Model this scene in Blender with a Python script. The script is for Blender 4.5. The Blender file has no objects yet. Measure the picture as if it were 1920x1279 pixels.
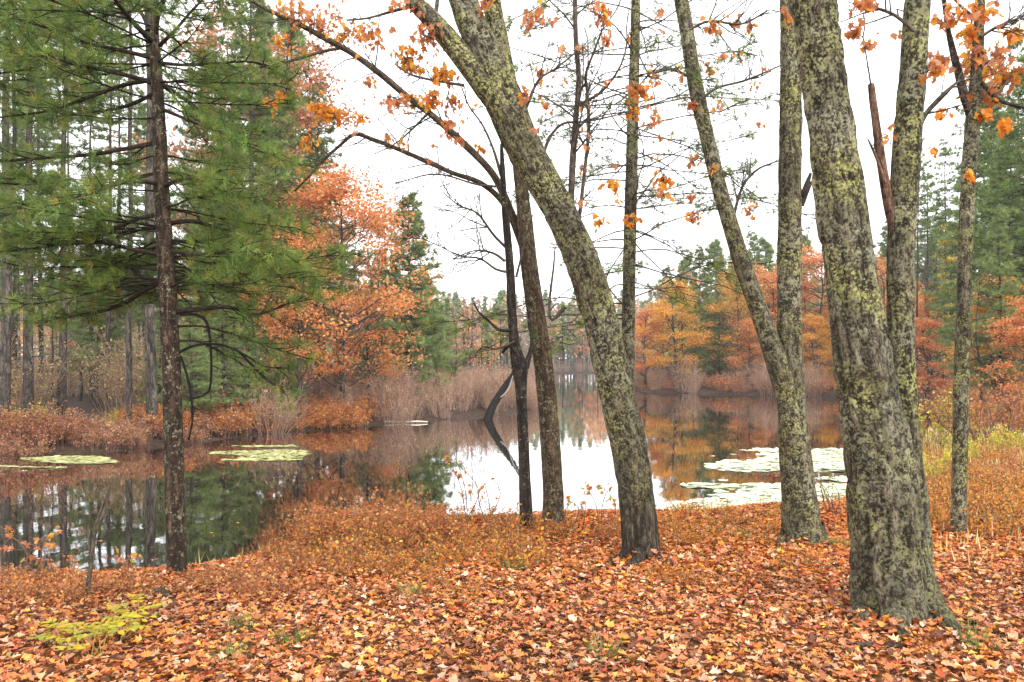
import bpy, math, random
import numpy as np
from mathutils import Vector

sc = bpy.context.scene
COL = sc.collection
R = math.radians

# ------------------------------------------------------------------ camera, world, sun, exposure
FPX, HZ, CX, CAMZ = 1493.0, 678.0, 960.0, 1.6
cam_d = bpy.data.cameras.new('camera')
cam_d.sensor_width = 36.0
cam_d.lens = 36.0 * FPX / 1920.0
cam_d.shift_y = (HZ - 639.5) / 1920.0
cam_d.clip_start = 0.05
cam_d.clip_end = 3000
cam = bpy.data.objects.new('camera', cam_d)
cam.location = (0, 0, CAMZ)
cam.rotation_euler = (R(90), 0, 0)
COL.objects.link(cam)
sc.camera = cam

SUN_EL, SUN_ROT = R(48), R(150)
world = bpy.data.worlds.new('World')
sc.world = world
world.use_nodes = True
wn = world.node_tree
for n in list(wn.nodes):
    wn.nodes.remove(n)
sky = wn.nodes.new('ShaderNodeTexSky')
sky.sky_type = 'NISHITA'
sky.sun_disc = False
sky.sun_elevation = SUN_EL
sky.sun_rotation = SUN_ROT
sky.air_density = 1.0
sky.dust_density = 4.0
sky.ozone_density = 1.0
hs = wn.nodes.new('ShaderNodeHueSaturation')      # a closed overcast: the blue is gone from the sky
hs.inputs['Saturation'].default_value = 0.06
bg = wn.nodes.new('ShaderNodeBackground')
bg.inputs['Strength'].default_value = 0.15
wo = wn.nodes.new('ShaderNodeOutputWorld')
wn.links.new(sky.outputs[0], hs.inputs['Color'])
oc = wn.nodes.new('ShaderNodeMix')                 # the even white cloud layer over most of that sky
oc.data_type = 'RGBA'
oc.inputs[0].default_value = 0.8
oc.inputs[7].default_value = (9.4, 9.5, 9.7, 1)
wn.links.new(hs.outputs[0], oc.inputs[6])
wn.links.new(oc.outputs[2], bg.inputs['Color'])
wn.links.new(bg.outputs[0], wo.inputs['Surface'])

sun_d = bpy.data.lights.new('sun', 'SUN')
sun_d.energy = 1.2
sun_d.angle = R(25)
sun_d.color = (1.0, 0.96, 0.9)
sun = bpy.data.objects.new('sun', sun_d)
COL.objects.link(sun)
sdir = Vector((math.sin(SUN_ROT) * math.cos(SUN_EL), math.cos(SUN_ROT) * math.cos(SUN_EL), math.sin(SUN_EL)))
sun.rotation_euler = sdir.to_track_quat('Z', 'Y').to_euler()
sun.location = (5, -10, 20)

sc.view_settings.view_transform = 'Standard'
sc.view_settings.look = 'None'
sc.view_settings.gamma = 1.0
sc.view_settings.use_curve_mapping = False
sc.view_settings.exposure = 1.1
sc.render.engine = 'CYCLES'
cy = sc.cycles
cy.max_bounces = 6
cy.diffuse_bounces = 3
cy.glossy_bounces = 3
cy.transmission_bounces = 4
cy.transparent_max_bounces = 6
cy.use_denoising = True
cy.volume_bounces = 0
cy.sample_clamp_indirect = 6.0

# ------------------------------------------------------------------ helpers
rng = np.random.default_rng(7)


def P(px, py, Y):
    return np.array([(px - CX) / FPX * Y, Y, CAMZ + (HZ - py) / FPX * Y])


def _hash(i, j, k):
    n = (i.astype(np.int64) * 374761393 + j.astype(np.int64) * 668265263 + k.astype(np.int64) * 1442695041) & 0xffffffff
    n = ((n ^ (n >> 13)) * 1274126177) & 0xffffffff
    n = (n ^ (n >> 16)) & 0xffffffff
    return n / 4294967295.0


def noise3(p):
    p = np.asarray(p, float)
    f = np.floor(p)
    i, j, k = f[..., 0].astype(int), f[..., 1].astype(int), f[..., 2].astype(int)
    t = p - f
    t = t * t * (3 - 2 * t)
    x, y, z = t[..., 0], t[..., 1], t[..., 2]
    o = 0
    for a in (0, 1):
        for b in (0, 1):
            for c in (0, 1):
                w = (x if a else 1 - x) * (y if b else 1 - y) * (z if c else 1 - z)
                o = o + w * _hash(i + a, j + b, k + c)
    return o


def fbm(p, o=3):
    s, a, t = 0, 1.0, 0
    p = np.asarray(p, float)
    for q in range(o):
        s = s + a * noise3(p * 2 ** q + 17.3 * q)
        t += a
        a *= .5
    return s / t


class G:
    """collects geometry for ONE mesh"""

    def __init__(self):
        self.v, self.q, self.t, self.c, self.b, self.n = [], [], [], [], [], 0

    def add(self, v, quads=None, tris=None, col=(1, 1, 1), bark=None):
        v = np.asarray(v, float).reshape(-1, 3)
        if quads is not None and len(quads):
            self.q.append(np.asarray(quads, int) + self.n)
        if tris is not None and len(tris):
            self.t.append(np.asarray(tris, int) + self.n)
        c = np.asarray(col, float)
        self.c.append(np.broadcast_to(c, (len(v), 3)) if c.ndim == 1 else c)
        self.b.append(np.zeros((len(v), 3)) if bark is None else bark)
        self.v.append(v)
        self.n += len(v)

    def mesh(self, name, mats, smooth=True):
        me = bpy.data.meshes.new(name)
        V = np.concatenate(self.v) if self.v else np.zeros((0, 3))
        q = np.concatenate(self.q) if self.q else np.zeros((0, 4), int)
        t = np.concatenate(self.t) if self.t else np.zeros((0, 3), int)
        me.vertices.add(len(V))
        me.vertices.foreach_set('co', V.astype(np.float32).ravel())
        loops = np.concatenate([q.ravel(), t.ravel()])
        me.loops.add(len(loops))
        me.loops.foreach_set('vertex_index', loops.astype(np.int32))
        st = np.concatenate([np.arange(len(q)) * 4, len(q) * 4 + np.arange(len(t)) * 3])
        me.polygons.add(len(st))
        me.polygons.foreach_set('loop_start', st.astype(np.int32))
        me.update(calc_edges=True)
        if smooth:
            me.polygons.foreach_set('use_smooth', np.ones(len(st), bool))
        ca = me.attributes.new('Col', 'FLOAT_COLOR', 'POINT')
        cc = np.ones((len(V), 4), np.float32)
        if len(V):
            cc[:, :3] = np.concatenate(self.c)
        ca.data.foreach_set('color', cc.ravel())
        ba = me.attributes.new('bark', 'FLOAT_VECTOR', 'POINT')
        if len(V):
            ba.data.foreach_set('vector', np.concatenate(self.b).astype(np.float32).ravel())
        for m in (mats if isinstance(mats, (list, tuple)) else [mats]):
            me.materials.append(m)
        return me

    def build(self, name, mats, parent=None, smooth=True, kind=None, label=None):
        return link(name, self.mesh(name, mats, smooth), parent, kind, label)


def link(name, me, parent=None, kind=None, label=None):
    o = bpy.data.objects.new(name, me)
    COL.objects.link(o)
    if parent is not None:
        o.parent = parent
        # geometry of a part is written in world space unless its parent is moved afterwards
        o.matrix_parent_inverse = parent.matrix_basis.inverted()
    if kind:
        o['kind'] = kind
    if label:
        o['label'] = label
    return o


def tag(o, label, cat, group=None):
    o['label'] = label
    o['category'] = cat
    if group:
        o['group'] = group
    return o


def thing(name, label, cat, loc=(0, 0, 0), group=None):
    o = bpy.data.objects.new(name, None)
    COL.objects.link(o)
    o.location = Vector([float(x) for x in loc])
    return tag(o, label, cat, group)


def place(name, parts, label, cat, loc, rz=0.0, s=1.0, group=None, sz=None):
    """a new thing from shared part meshes: parts = [(name, mesh, kind)]"""
    o = thing(name, label, cat, loc, group)
    o.rotation_euler = (0, 0, rz)
    o.scale = (s, s, sz if sz else s)
    for nm, me, kd in parts:
        c = bpy.data.objects.new(nm, me)
        COL.objects.link(c)
        c.parent = o
        if kd:
            c['kind'] = kd
    return o


def norm(v):
    v = np.asarray(v, float)
    return v / (np.linalg.norm(v) + 1e-12)


def catmull(pts, rad, step):
    pts = np.asarray(pts, float)
    rad = np.asarray(rad, float)
    D = np.column_stack([pts, rad])
    seg = np.linalg.norm(np.diff(pts, axis=0), axis=1)
    ext = np.vstack([2 * D[0] - D[1], D, 2 * D[-1] - D[-2]])
    out = []
    for i in range(len(pts) - 1):
        n = max(1, int(round(seg[i] / step)))
        t = np.arange(n) / n
        p0, p1, p2, p3 = ext[i], ext[i + 1], ext[i + 2], ext[i + 3]
        t = t[:, None]
        out.append(.5 * ((2 * p1) + (-p0 + p2) * t + (2 * p0 - 5 * p1 + 4 * p2 - p3) * t ** 2 + (-p0 + 3 * p1 - 3 * p2 + p3) * t ** 3))
    out.append(D[-1:])
    out = np.vstack(out)
    return out[:, :3], np.maximum(out[:, 3], 1e-4)


def tube(g, pts, rad, sides=6, col=(1, 1, 1), step=None, ridge=0.0, freq=22.0, lump=0.0, flare=0.0, flare_h=.2, seed=0, cap=True):
    pts = np.asarray(pts, float)
    rad = np.broadcast_to(np.asarray(rad, float), (len(pts),)).copy()
    if step:
        pts, rad = catmull(pts, rad, step)
    n = len(pts)
    T = np.gradient(pts, axis=0)
    T /= np.linalg.norm(T, axis=1)[:, None] + 1e-12
    N = np.zeros_like(T)
    a = np.array([1., 0, 0]) if abs(T[0, 0]) < .8 else np.array([0, 1., 0])
    u = norm(a - T[0] * a.dot(T[0]))
    for i in range(n):
        u = u - T[i] * u.dot(T[i])
        u /= np.linalg.norm(u) + 1e-12
        N[i] = u
    B = np.cross(T, N)
    L = np.concatenate([[0], np.cumsum(np.linalg.norm(np.diff(pts, axis=0), axis=1))])
    A = np.arange(sides) / sides * 2 * math.pi
    ca, sa = np.cos(A), np.sin(A)
    rr = np.repeat(rad[:, None], sides, 1)
    bx = ca[None] * rad[:, None] + seed * 3.7
    by = sa[None] * rad[:, None] + seed * 1.3
    bz = np.repeat(L[:, None], sides, 1)
    bark = np.stack([bx, by, bz], -1)
    plate = None
    if flare:
        f = np.exp(-L / flare_h)[:, None]
        rr = rr * (1 + flare * f * (0.75 + .5 * np.cos(A * 5 + seed)[None] * .6 + .25 * np.cos(A * 3 + 2.1 * seed)[None]))
    if lump:
        rr = rr * (1 + lump * (fbm(bark * np.array([3, 3, 2.2]) + seed, 2) - .5) * 2)
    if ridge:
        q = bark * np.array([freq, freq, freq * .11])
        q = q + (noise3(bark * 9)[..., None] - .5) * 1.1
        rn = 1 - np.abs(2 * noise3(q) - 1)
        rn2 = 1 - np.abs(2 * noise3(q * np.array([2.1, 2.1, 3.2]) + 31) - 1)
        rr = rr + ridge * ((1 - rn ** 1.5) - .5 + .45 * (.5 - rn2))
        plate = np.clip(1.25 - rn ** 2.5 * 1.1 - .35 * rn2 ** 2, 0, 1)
    V = pts[:, None] + rr[..., None] * (ca[None, :, None] * N[:, None] + sa[None, :, None] * B[:, None])
    i = np.arange(n - 1)[:, None] * sides
    j = np.arange(sides)[None]
    k = (j + 1) % sides
    q = np.stack([i + j, i + k, i + sides + k, i + sides + j], -1).reshape(-1, 4)
    V = V.reshape(-1, 3)
    tr = None
    bk = bark.reshape(-1, 3)
    if cap:
        V = np.vstack([V, pts[-1:] + T[-1:] * rad[-1] * .4])
        bk = np.vstack([bk, bk[-1:]])
        b0 = (n - 1) * sides
        tr = np.stack([b0 + j[0], b0 + k[0], np.full(sides, n * sides)], -1)
    if callable(col):
        cc = col(L / L[-1])
        cc = np.repeat(np.asarray(cc)[:, None], 3, 1) if np.ndim(cc) == 1 else cc
        cc = np.repeat(cc, sides, 0)
        col = np.vstack([cc, cc[-1:]]) if cap else cc
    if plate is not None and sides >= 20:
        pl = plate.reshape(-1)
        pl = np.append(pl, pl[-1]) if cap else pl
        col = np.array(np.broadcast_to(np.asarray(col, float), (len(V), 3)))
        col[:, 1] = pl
    g.add(V, q, tr, col, bk)
    return pts, rad


def rot_from(z, yaw, rngl=None):
    """(N,3,3) rotations whose Z axis is z and that spin by yaw about it"""
    z = z / (np.linalg.norm(z, axis=1)[:, None] + 1e-12)
    a = np.where(np.abs(z[:, :1]) < .9, np.array([[1., 0, 0]]), np.array([[0, 1., 0]]))
    x = a - z * (a * z).sum(1)[:, None]
    x /= np.linalg.norm(x, axis=1)[:, None]
    y = np.cross(z, x)
    c, s = np.cos(yaw)[:, None], np.sin(yaw)[:, None]
    X = x * c + y * s
    Yv = -x * s + y * c
    return np.stack([X, Yv, z], -1)


def scatter(g, tv, tt, pos, rot, scale, col):
    """template (k,3)/(m,3) at N places"""
    N, k = len(pos), len(tv)
    if N == 0:
        return
    scale = np.broadcast_to(np.asarray(scale, float), (N,))
    V = np.einsum('nij,kj->nki', rot, tv) * scale[:, None, None] + pos[:, None]
    F = tt[None] + (np.arange(N) * k)[:, None, None]
    g.add(V.reshape(-1, 3), None, F.reshape(-1, 3), np.repeat(np.asarray(col, float), k, 0))


def fan(outline, center, curl, seed):
    r = np.random.default_rng(seed)
    o = np.array(outline, float)
    v = np.vstack([[center], o])
    v = np.column_stack([v, np.zeros(len(v))])
    w = v[:, 1] - .5
    v[:, 2] = curl * (np.abs(v[:, 0]) * 1.2 + w * w * .9) + r.normal(0, .05, len(v)) * (abs(curl) + .4)
    v[0, 2] -= .03
    n = len(o)
    t = np.array([[0, 1 + i, 1 + (i + 1) % n] for i in range(n)])
    return v, t


def mirror(half):
    """half outline from the stalk to the tip (x>=0)"""
    return half + [(-x, y) for x, y in reversed(half) if x > 1e-6]


OAK = mirror([(0, 0), (.07, .12), (.26, .3), (.15, .42), (.38, .58), (.2, .68), (.24, .86), (0, 1)])
OAK2 = mirror([(0, 0), (.06, .1), (.2, .22), (.12, .32), (.34, .45), (.16, .53), (.33, .7), (.16, .76), (.15, .9), (0, 1.02)])
MAPLE = mirror([(0, 0), (.2, .04), (.48, .1), (.3, .28), (.58, .52), (.26, .5), (.22, .66), (0, 1)])
BEECH = mirror([(0, 0), (.16, .2), (.24, .45), (.17, .75), (0, 1)])
LEAVES = [fan(o, (0, .45), c, i) for i, (o, c) in enumerate(
    [(OAK, .35), (OAK, -.4), (OAK2, .25), (OAK2, .7), (MAPLE, .3), (MAPLE, -.35), (MAPLE, .7), (BEECH, .5), (OAK2, -.6)])]
MASS = [fan(o, (0, .45), c, 40 + i) for i, (o, c) in enumerate(
    [(mirror([(0, 0), (.3, .35), (.14, .5), (.24, .75), (0, 1)]), .7), (mirror([(0, 0), (.28, .4), (.16, .75), (0, 1)]), -.5), (mirror([(0, 0), (.16, .3), (.34, .55), (0, 1.02)]), .8),
     (mirror([(0, 0), (.42, .15), (.24, .34), (.46, .58), (0, 1)]), .75), (mirror([(0, 0), (.5, .4), (.2, .55), (0, 1)]), -.7), (mirror([(0, 0), (.24, .45), (0, 1)]), .6), (mirror([(0, 0), (.22, .5), (0, 1)]), -.7), (mirror([(0, 0), (.34, .5), (.16, .62), (0, 1)]), .5), (MAPLE, .6)])]
# a small bent leaf of two triangles for distant crowns
LEAF2 = (np.array([[0, 0, 0], [.38, .5, .12], [0, 1, -.05], [-.38, .5, .12]]), np.array([[0, 1, 2], [0, 2, 3]]))


def tuft(n, length, width, spread, seed):
    r = np.random.default_rng(seed)
    vs, ts = [], []
    for i in range(n):
        a = r.uniform(0, 2 * math.pi)
        th = spread * math.sqrt(r.uniform(.02, 1))
        d = np.array([math.sin(th) * math.cos(a), math.sin(th) * math.sin(a), math.cos(th)])
        s = norm(np.cross(d, r.normal(size=3))) * width / 2
        b = d * .01 * length
        l = length * r.uniform(.7, 1.1)
        vs += [b - s, b + s, d * l + np.array([0, 0, -.0])]
        ts.append([3 * i, 3 * i + 1, 3 * i + 2])
    return np.array(vs), np.array(ts)


def pick(pal, n, r, jit=.18):
    pal = np.array([p[:3] for p in pal]), np.array([p[3] for p in pal], float)
    c = pal[0][r.choice(len(pal[0]), n, p=pal[1] / pal[1].sum())]
    k = np.exp(r.normal(0, jit, (n, 1)))
    return np.clip(c * k * np.exp(r.normal(0, jit * .3, (n, 3))), 0.002, .85)


# ------------------------------------------------------------------ materials
def newmat(name):
    m = bpy.data.materials.new(name)
    m.use_nodes = True
    nt = m.node_tree
    for n in list(nt.nodes):
        nt.nodes.remove(n)
    out = nt.nodes.new('ShaderNodeOutputMaterial')
    return m, nt, out


def N(nt, kind, **kw):
    n = nt.nodes.new(kind)
    for k, v in kw.items():
        if k.startswith('i_'):
            n.inputs[k[2:]].default_value = v
        else:
            setattr(n, k, v)
    return n


def leaf_mat(name, trans=.3, rough=.55, spec=.3, mott=.35):
    m, nt, out = newmat(name)
    at = N(nt, 'ShaderNodeAttribute', attribute_name='Col')
    tc = N(nt, 'ShaderNodeNewGeometry')
    no = N(nt, 'ShaderNodeTexNoise', i_Scale=60.0, i_Detail=3.0)
    nt.links.new(tc.outputs['Position'], no.inputs['Vector'])
    mr = N(nt, 'ShaderNodeMapRange')
    mr.inputs[3].default_value = 1 - mott
    mr.inputs[4].default_value = 1 + mott
    nt.links.new(no.outputs[0], mr.inputs[0])
    mx = N(nt, 'ShaderNodeMix', data_type='RGBA', blend_type='MULTIPLY')
    mx.inputs[0].default_value = 1
    nt.links.new(at.outputs['Color'], mx.inputs[6])
    nt.links.new(mr.outputs[0], mx.inputs[7])
    b = N(nt, 'ShaderNodeBsdfPrincipled', i_Roughness=rough)
    b.inputs['Specular IOR Level'].default_value = spec
    nt.links.new(mx.outputs[2], b.inputs['Base Color'])
    t = N(nt, 'ShaderNodeBsdfTranslucent')
    nt.links.new(mx.outputs[2], t.inputs['Color'])
    s = N(nt, 'ShaderNodeMixShader')
    s.inputs[0].default_value = trans
    nt.links.new(b.outputs[0], s.inputs[1])
    nt.links.new(t.outputs[0], s.inputs[2])
    nt.links.new(s.outputs[0], out.inputs['Surface'])
    return m


def bark_mat(name, dark, mid, light, lichen=None, lich_amt=.5, moss=None, freq=20.0, bump=.9, spots=None):
    """bark: fissures stretched along the stem, crustose lichen patches and moss"""
    m, nt, out = newmat(name)
    at = N(nt, 'ShaderNodeAttribute', attribute_name='bark')
    mp = N(nt, 'ShaderNodeMapping')
    mp.inputs['Scale'].default_value = (1, 1, .3)
    nt.links.new(at.outputs['Vector'], mp.inputs['Vector'])
    n1 = N(nt, 'ShaderNodeTexNoise', i_Scale=freq, i_Detail=7.0, i_Roughness=.75, i_Distortion=.9)
    nt.links.new(mp.outputs[0], n1.inputs['Vector'])
    vo = N(nt, 'ShaderNodeTexVoronoi', feature='DISTANCE_TO_EDGE', i_Scale=freq * 1.7)
    wv = N(nt, 'ShaderNodeTexNoise', i_Scale=freq * 1.2, i_Detail=3.0)
    nt.links.new(mp.outputs[0], wv.inputs['Vector'])
    wa = N(nt, 'ShaderNodeVectorMath', operation='MULTIPLY_ADD')
    wa.inputs[1].default_value = (.05, .05, .05)
    nt.links.new(wv.outputs['Color'], wa.inputs[0])
    nt.links.new(mp.outputs[0], wa.inputs[2])
    nt.links.new(wa.outputs[0], vo.inputs['Vector'])
    cr = N(nt, 'ShaderNodeValToRGB')
    cr.color_ramp.elements[0].position = .4
    cr.color_ramp.elements[0].color = (*dark, 1)
    cr.color_ramp.elements[1].position = .6
    cr.color_ramp.elements[1].color = (*light, 1)
    e = cr.color_ramp.elements.new(.5)
    e.color = (*mid, 1)
    nt.links.new(n1.outputs[0], cr.inputs[0])
    col = cr.outputs[0]
    # fissure lines: colour darkened along the cell edges
    cf = N(nt, 'ShaderNodeMapRange')
    cf.inputs[1].default_value = 0.0
    cf.inputs[2].default_value = .12
    cf.inputs[3].default_value = .3
    cf.inputs[4].default_value = 1.0
    nt.links.new(vo.outputs['Distance'], cf.inputs[0])
    mx = N(nt, 'ShaderNodeMix', data_type='RGBA', blend_type='MULTIPLY')
    mx.inputs[0].default_value = .9
    nt.links.new(col, mx.inputs[6])
    nt.links.new(cf.outputs[0], mx.inputs[7])
    col = mx.outputs[2]
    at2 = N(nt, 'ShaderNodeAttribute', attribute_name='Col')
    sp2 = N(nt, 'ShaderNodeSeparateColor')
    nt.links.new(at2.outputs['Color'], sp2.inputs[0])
    mk = N(nt, 'ShaderNodeMix', data_type='RGBA')          # colour darkened in the furrows, following the ridge depth
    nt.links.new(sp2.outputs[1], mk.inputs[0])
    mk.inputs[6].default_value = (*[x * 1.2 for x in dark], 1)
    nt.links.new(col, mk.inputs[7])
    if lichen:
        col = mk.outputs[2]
    if lichen:
        n2 = N(nt, 'ShaderNodeTexNoise', i_Scale=17.0, i_Detail=9.0, i_Roughness=.85)
        nt.links.new(at.outputs['Vector'], n2.inputs['Vector'])
        n3 = N(nt, 'ShaderNodeTexNoise', i_Scale=60.0, i_Detail=3.0)
        nt.links.new(at.outputs['Vector'], n3.inputs['Vector'])
        ad = N(nt, 'ShaderNodeMath', operation='MULTIPLY_ADD')
        ad.inputs[1].default_value = .35
        nt.links.new(n3.outputs[0], ad.inputs[0])
        nt.links.new(n2.outputs[0], ad.inputs[2])
        rp = N(nt, 'ShaderNodeMapRange')
        c = .806 - .2 * lich_amt
        rp.inputs[1].default_value = c - .03
        rp.inputs[2].default_value = c + .05
        nt.links.new(ad.outputs[0], rp.inputs[0])
        nb = N(nt, 'ShaderNodeTexNoise', i_Scale=2.3, i_Detail=4.0, i_Roughness=.6)
        nt.links.new(at.outputs['Vector'], nb.inputs['Vector'])
        rb_ = N(nt, 'ShaderNodeMapRange')
        rb_.inputs[1].default_value = .38
        rb_.inputs[2].default_value = .58
        rb_.inputs[3].default_value = .35
        nt.links.new(nb.outputs[0], rb_.inputs[0])
        mb_ = N(nt, 'ShaderNodeMath', operation='MULTIPLY')
        nt.links.new(rp.outputs[0], mb_.inputs[0])
        nt.links.new(rb_.outputs[0], mb_.inputs[1])
        rp = mb_
        sep = N(nt, 'ShaderNodeSeparateColor')
        nt.links.new(at2.outputs['Color'], sep.inputs[0])
        ml = N(nt, 'ShaderNodeMath', operation='MULTIPLY')
        nt.links.new(rp.outputs[0], ml.inputs[0])
        nt.links.new(sep.outputs[0], ml.inputs[1])
        lc = N(nt, 'ShaderNodeValToRGB')
        lc.color_ramp.elements[0].color = (lichen[0] * .55, lichen[1] * .6, lichen[2] * .5, 1)
        lc.color_ramp.elements[1].color = (*[min(1, x * 1.35) for x in lichen], 1)
        lc.color_ramp.elements[0].position = .35
        lc.color_ramp.elements[1].position = .65
        nt.links.new(n3.outputs[0], lc.inputs[0])
        n6 = N(nt, 'ShaderNodeTexNoise', i_Scale=3.1, i_Detail=3.0)
        nt.links.new(at.outputs['Vector'], n6.inputs['Vector'])
        r6 = N(nt, 'ShaderNodeMapRange')
        r6.inputs[1].default_value = .4
        r6.inputs[2].default_value = .6
        nt.links.new(n6.outputs[0], r6.inputs[0])
        m6 = N(nt, 'ShaderNodeMix', data_type='RGBA')        # grey-green shield lichen among the yellow-green kind
        nt.links.new(r6.outputs[0], m6.inputs[0])
        nt.links.new(lc.outputs[0], m6.inputs[6])
        m6.inputs[7].default_value = (.26, .255, .16, 1)
        m2 = N(nt, 'ShaderNodeMix', data_type='RGBA')
        nt.links.new(ml.outputs[0], m2.inputs[0])
        nt.links.new(col, m2.inputs[6])
        nt.links.new(m6.outputs[2], m2.inputs[7])
        col = m2.outputs[2]
    if spots:
        n4 = N(nt, 'ShaderNodeTexVoronoi', i_Scale=16.0)
        nt.links.new(at.outputs['Vector'], n4.inputs['Vector'])
        n5 = N(nt, 'ShaderNodeTexNoise', i_Scale=3.0)
        nt.links.new(at.outputs['Vector'], n5.inputs['Vector'])
        th = N(nt, 'ShaderNodeMath', operation='LESS_THAN')
        md = N(nt, 'ShaderNodeMath', operation='MULTIPLY')
        md.inputs[1].default_value = .62
        nt.links.new(n5.outputs[0], md.inputs[0])
        nt.links.new(n4.outputs['Distance'], th.inputs[0])
        nt.links.new(md.outputs[0], th.inputs[1])
        m3 = N(nt, 'ShaderNodeMix', data_type='RGBA')
        mm = N(nt, 'ShaderNodeMath', operation='MULTIPLY')
        mm.inputs[1].default_value = .75
        nt.links.new(th.outputs[0], mm.inputs[0])
        nt.links.new(mm.outputs[0], m3.inputs[0])
        nt.links.new(col, m3.inputs[6])
        m3.inputs[7].default_value = (*spots, 1)
        col = m3.outputs[2]
    b = N(nt, 'ShaderNodeBsdfPrincipled', i_Roughness=.88)
    b.inputs['Specular IOR Level'].default_value = .2
    nt.links.new(col, b.inputs['Base Color'])
    bp = N(nt, 'ShaderNodeBump', i_Strength=bump, i_Distance=.012)
    nt.links.new(n1.outputs[0], bp.inputs['Height'])
    nt.links.new(bp.outputs[0], b.inputs['Normal'])
    nt.links.new(b.outputs[0], out.inputs['Surface'])
    return m


def flat_mat(name, c1, c2, scale=8.0, rough=.9, bump=.3):
    m, nt, out = newmat(name)
    ge = N(nt, 'ShaderNodeNewGeometry')
    n1 = N(nt, 'ShaderNodeTexNoise', i_Scale=scale, i_Detail=8.0, i_Roughness=.7)
    nt.links.new(ge.outputs['Position'], n1.inputs['Vector'])
    cr = N(nt, 'ShaderNodeValToRGB')
    cr.color_ramp.elements[0].position = .35
    cr.color_ramp.elements[0].color = (*c1, 1)
    cr.color_ramp.elements[1].position = .68
    cr.color_ramp.elements[1].color = (*c2, 1)
    nt.links.new(n1.outputs[0], cr.inputs[0])
    b = N(nt, 'ShaderNodeBsdfPrincipled', i_Roughness=rough)
    b.inputs['Specular IOR Level'].default_value = .2
    nt.links.new(cr.outputs[0], b.inputs['Base Color'])
    bp = N(nt, 'ShaderNodeBump', i_Strength=bump, i_Distance=.03)
    nt.links.new(n1.outputs[0], bp.inputs['Height'])
    nt.links.new(bp.outputs[0], b.inputs['Normal'])
    nt.links.new(b.outputs[0], out.inputs['Surface'])
    return m


M = {}
M['litter'] = leaf_mat('fallen leaf', .12, .5, .35, .4)
M['leaf'] = leaf_mat('autumn leaf', .55, .5, .2, .2)
M['needle'] = leaf_mat('pine needle', .35, .5, .3, .2)
M['grass'] = leaf_mat('grass blade', .3, .6, .2, .2)
M['oak'] = bark_mat('grey oak bark', (.012, .009, .006), (.062, .048, .032), (.2, .172, .122), (.27, .26, .1), .62, freq=30)
M['oak2'] = bark_mat('young oak bark', (.016, .012, .008), (.07, .053, .034), (.2, .17, .118), (.26, .25, .1), .6, freq=32)
M['brown'] = bark_mat('brown bark', (.025, .016, .01), (.09, .06, .036), (.18, .128, .082), (.24, .23, .1), .36, freq=26)
M['pine'] = bark_mat('dark pine bark', (.014, .009, .006), (.06, .037, .023), (.14, .092, .058), (.3, .28, .2), .3, freq=26)
M['dark'] = bark_mat('blackened bark', (.012, .009, .008), (.045, .032, .026), (.1, .075, .06), (.2, .19, .09), .2, freq=24)
M['red'] = bark_mat('red dead wood', (.05, .024, .015), (.15, .08, .052), (.25, .145, .1), None, freq=24)
M['twig'] = bark_mat('twig bark', (.035, .028, .022), (.085, .068, .052), (.15, .12, .09), None, freq=30, bump=.2)
M['far_bark'] = bark_mat('forest trunk bark', (.02, .016, .013), (.065, .052, .042), (.14, .115, .09), None, freq=8, bump=.3)
M['stem'] = leaf_mat('shrub stem', .0, .8, .1, .3)

# ------------------------------------------------------------------ terrain
WZ = -0.6
POND = np.array([(-30, 12), (-20, 9.5), (-12, 8.2), (-8, 7.8), (-5, 7.75), (-4.05, 7.95), (-3.4, 8.15), (-2.8, 8.8), (-2.2, 9.8), (-1.1, 10.4), (0, 10.6),
                 (1.35, 11.0), (2.6, 11.2), (3.8, 11.5), (4.6, 12.0), (5.4, 12.8), (6.6, 14.5), (8.6, 17.5), (13.5, 26), (20.5, 38), (23.5, 45),
                 (20, 49), (15, 53), (9.6, 57), (9.2, 62), (11, 75), (14, 95), (20, 125), (24, 150), (16, 152), (8, 150), (7.3, 137), (5.2, 112), (3.6, 89), (2.5, 72),
                 (1.6, 57), (1.2, 45), (.9, 36), (.1, 33), (-1.3, 31.5), (-4.5, 28), (-7.4, 24.2), (-8.6, 21.5), (-9.7, 19.4), (-11.9, 18.6), (-16, 17.5), (-30, 16.5)], float)


def sdf(x, y):
    """distance to the shore: > 0 on land, < 0 on the water"""
    x = np.asarray(x, float)
    y = np.asarray(y, float)
    d = np.full(x.shape, 1e9)
    ins = np.zeros(x.shape, bool)
    n = len(POND)
    for i in range(n):
        ax, ay = POND[i]
        bx, by = POND[(i + 1) % n]
        ex, ey = bx - ax, by - ay
        t = np.clip(((x - ax) * ex + (y - ay) * ey) / (ex * ex + ey * ey), 0, 1)
        d = np.minimum(d, np.hypot(x - ax - t * ex, y - ay - t * ey))
        c = ((ay > y) != (by > y)) & (x < (bx - ax) * (y - ay) / (by - ay + 1e-12) + ax)
        ins ^= c
    return np.where(ins, -d, d)


def ground(x, y):
    x = np.asarray(x, float)
    y = np.asarray(y, float)
    wob = (fbm(np.stack([x * .9, y * .9, x * 0], -1), 2) - .5) * .7
    d = sdf(x, y)
    d = d + wob * np.clip(d * .6, 0, 1)
    dp = np.maximum(d, 0)
    far = np.clip((y - 14) / 6, 0, 1)
    A = .62 * (1 - far) + .42 * far
    z = WZ + A * (1 - np.exp(-dp / 1.5)) + far * .012 * np.maximum(dp - 5, 0)
    z = z + .09 * (fbm(np.stack([x * .7, y * .7, x * 0 + 4], -1), 3) - .5) * np.clip(dp, 0, 1)
    z = z - .55 * (1 - np.exp(np.minimum(d, 0) / .9))
    return z


def gz(x, y):
    return float(ground(np.array([x]), np.array([y]))[0])


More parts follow.
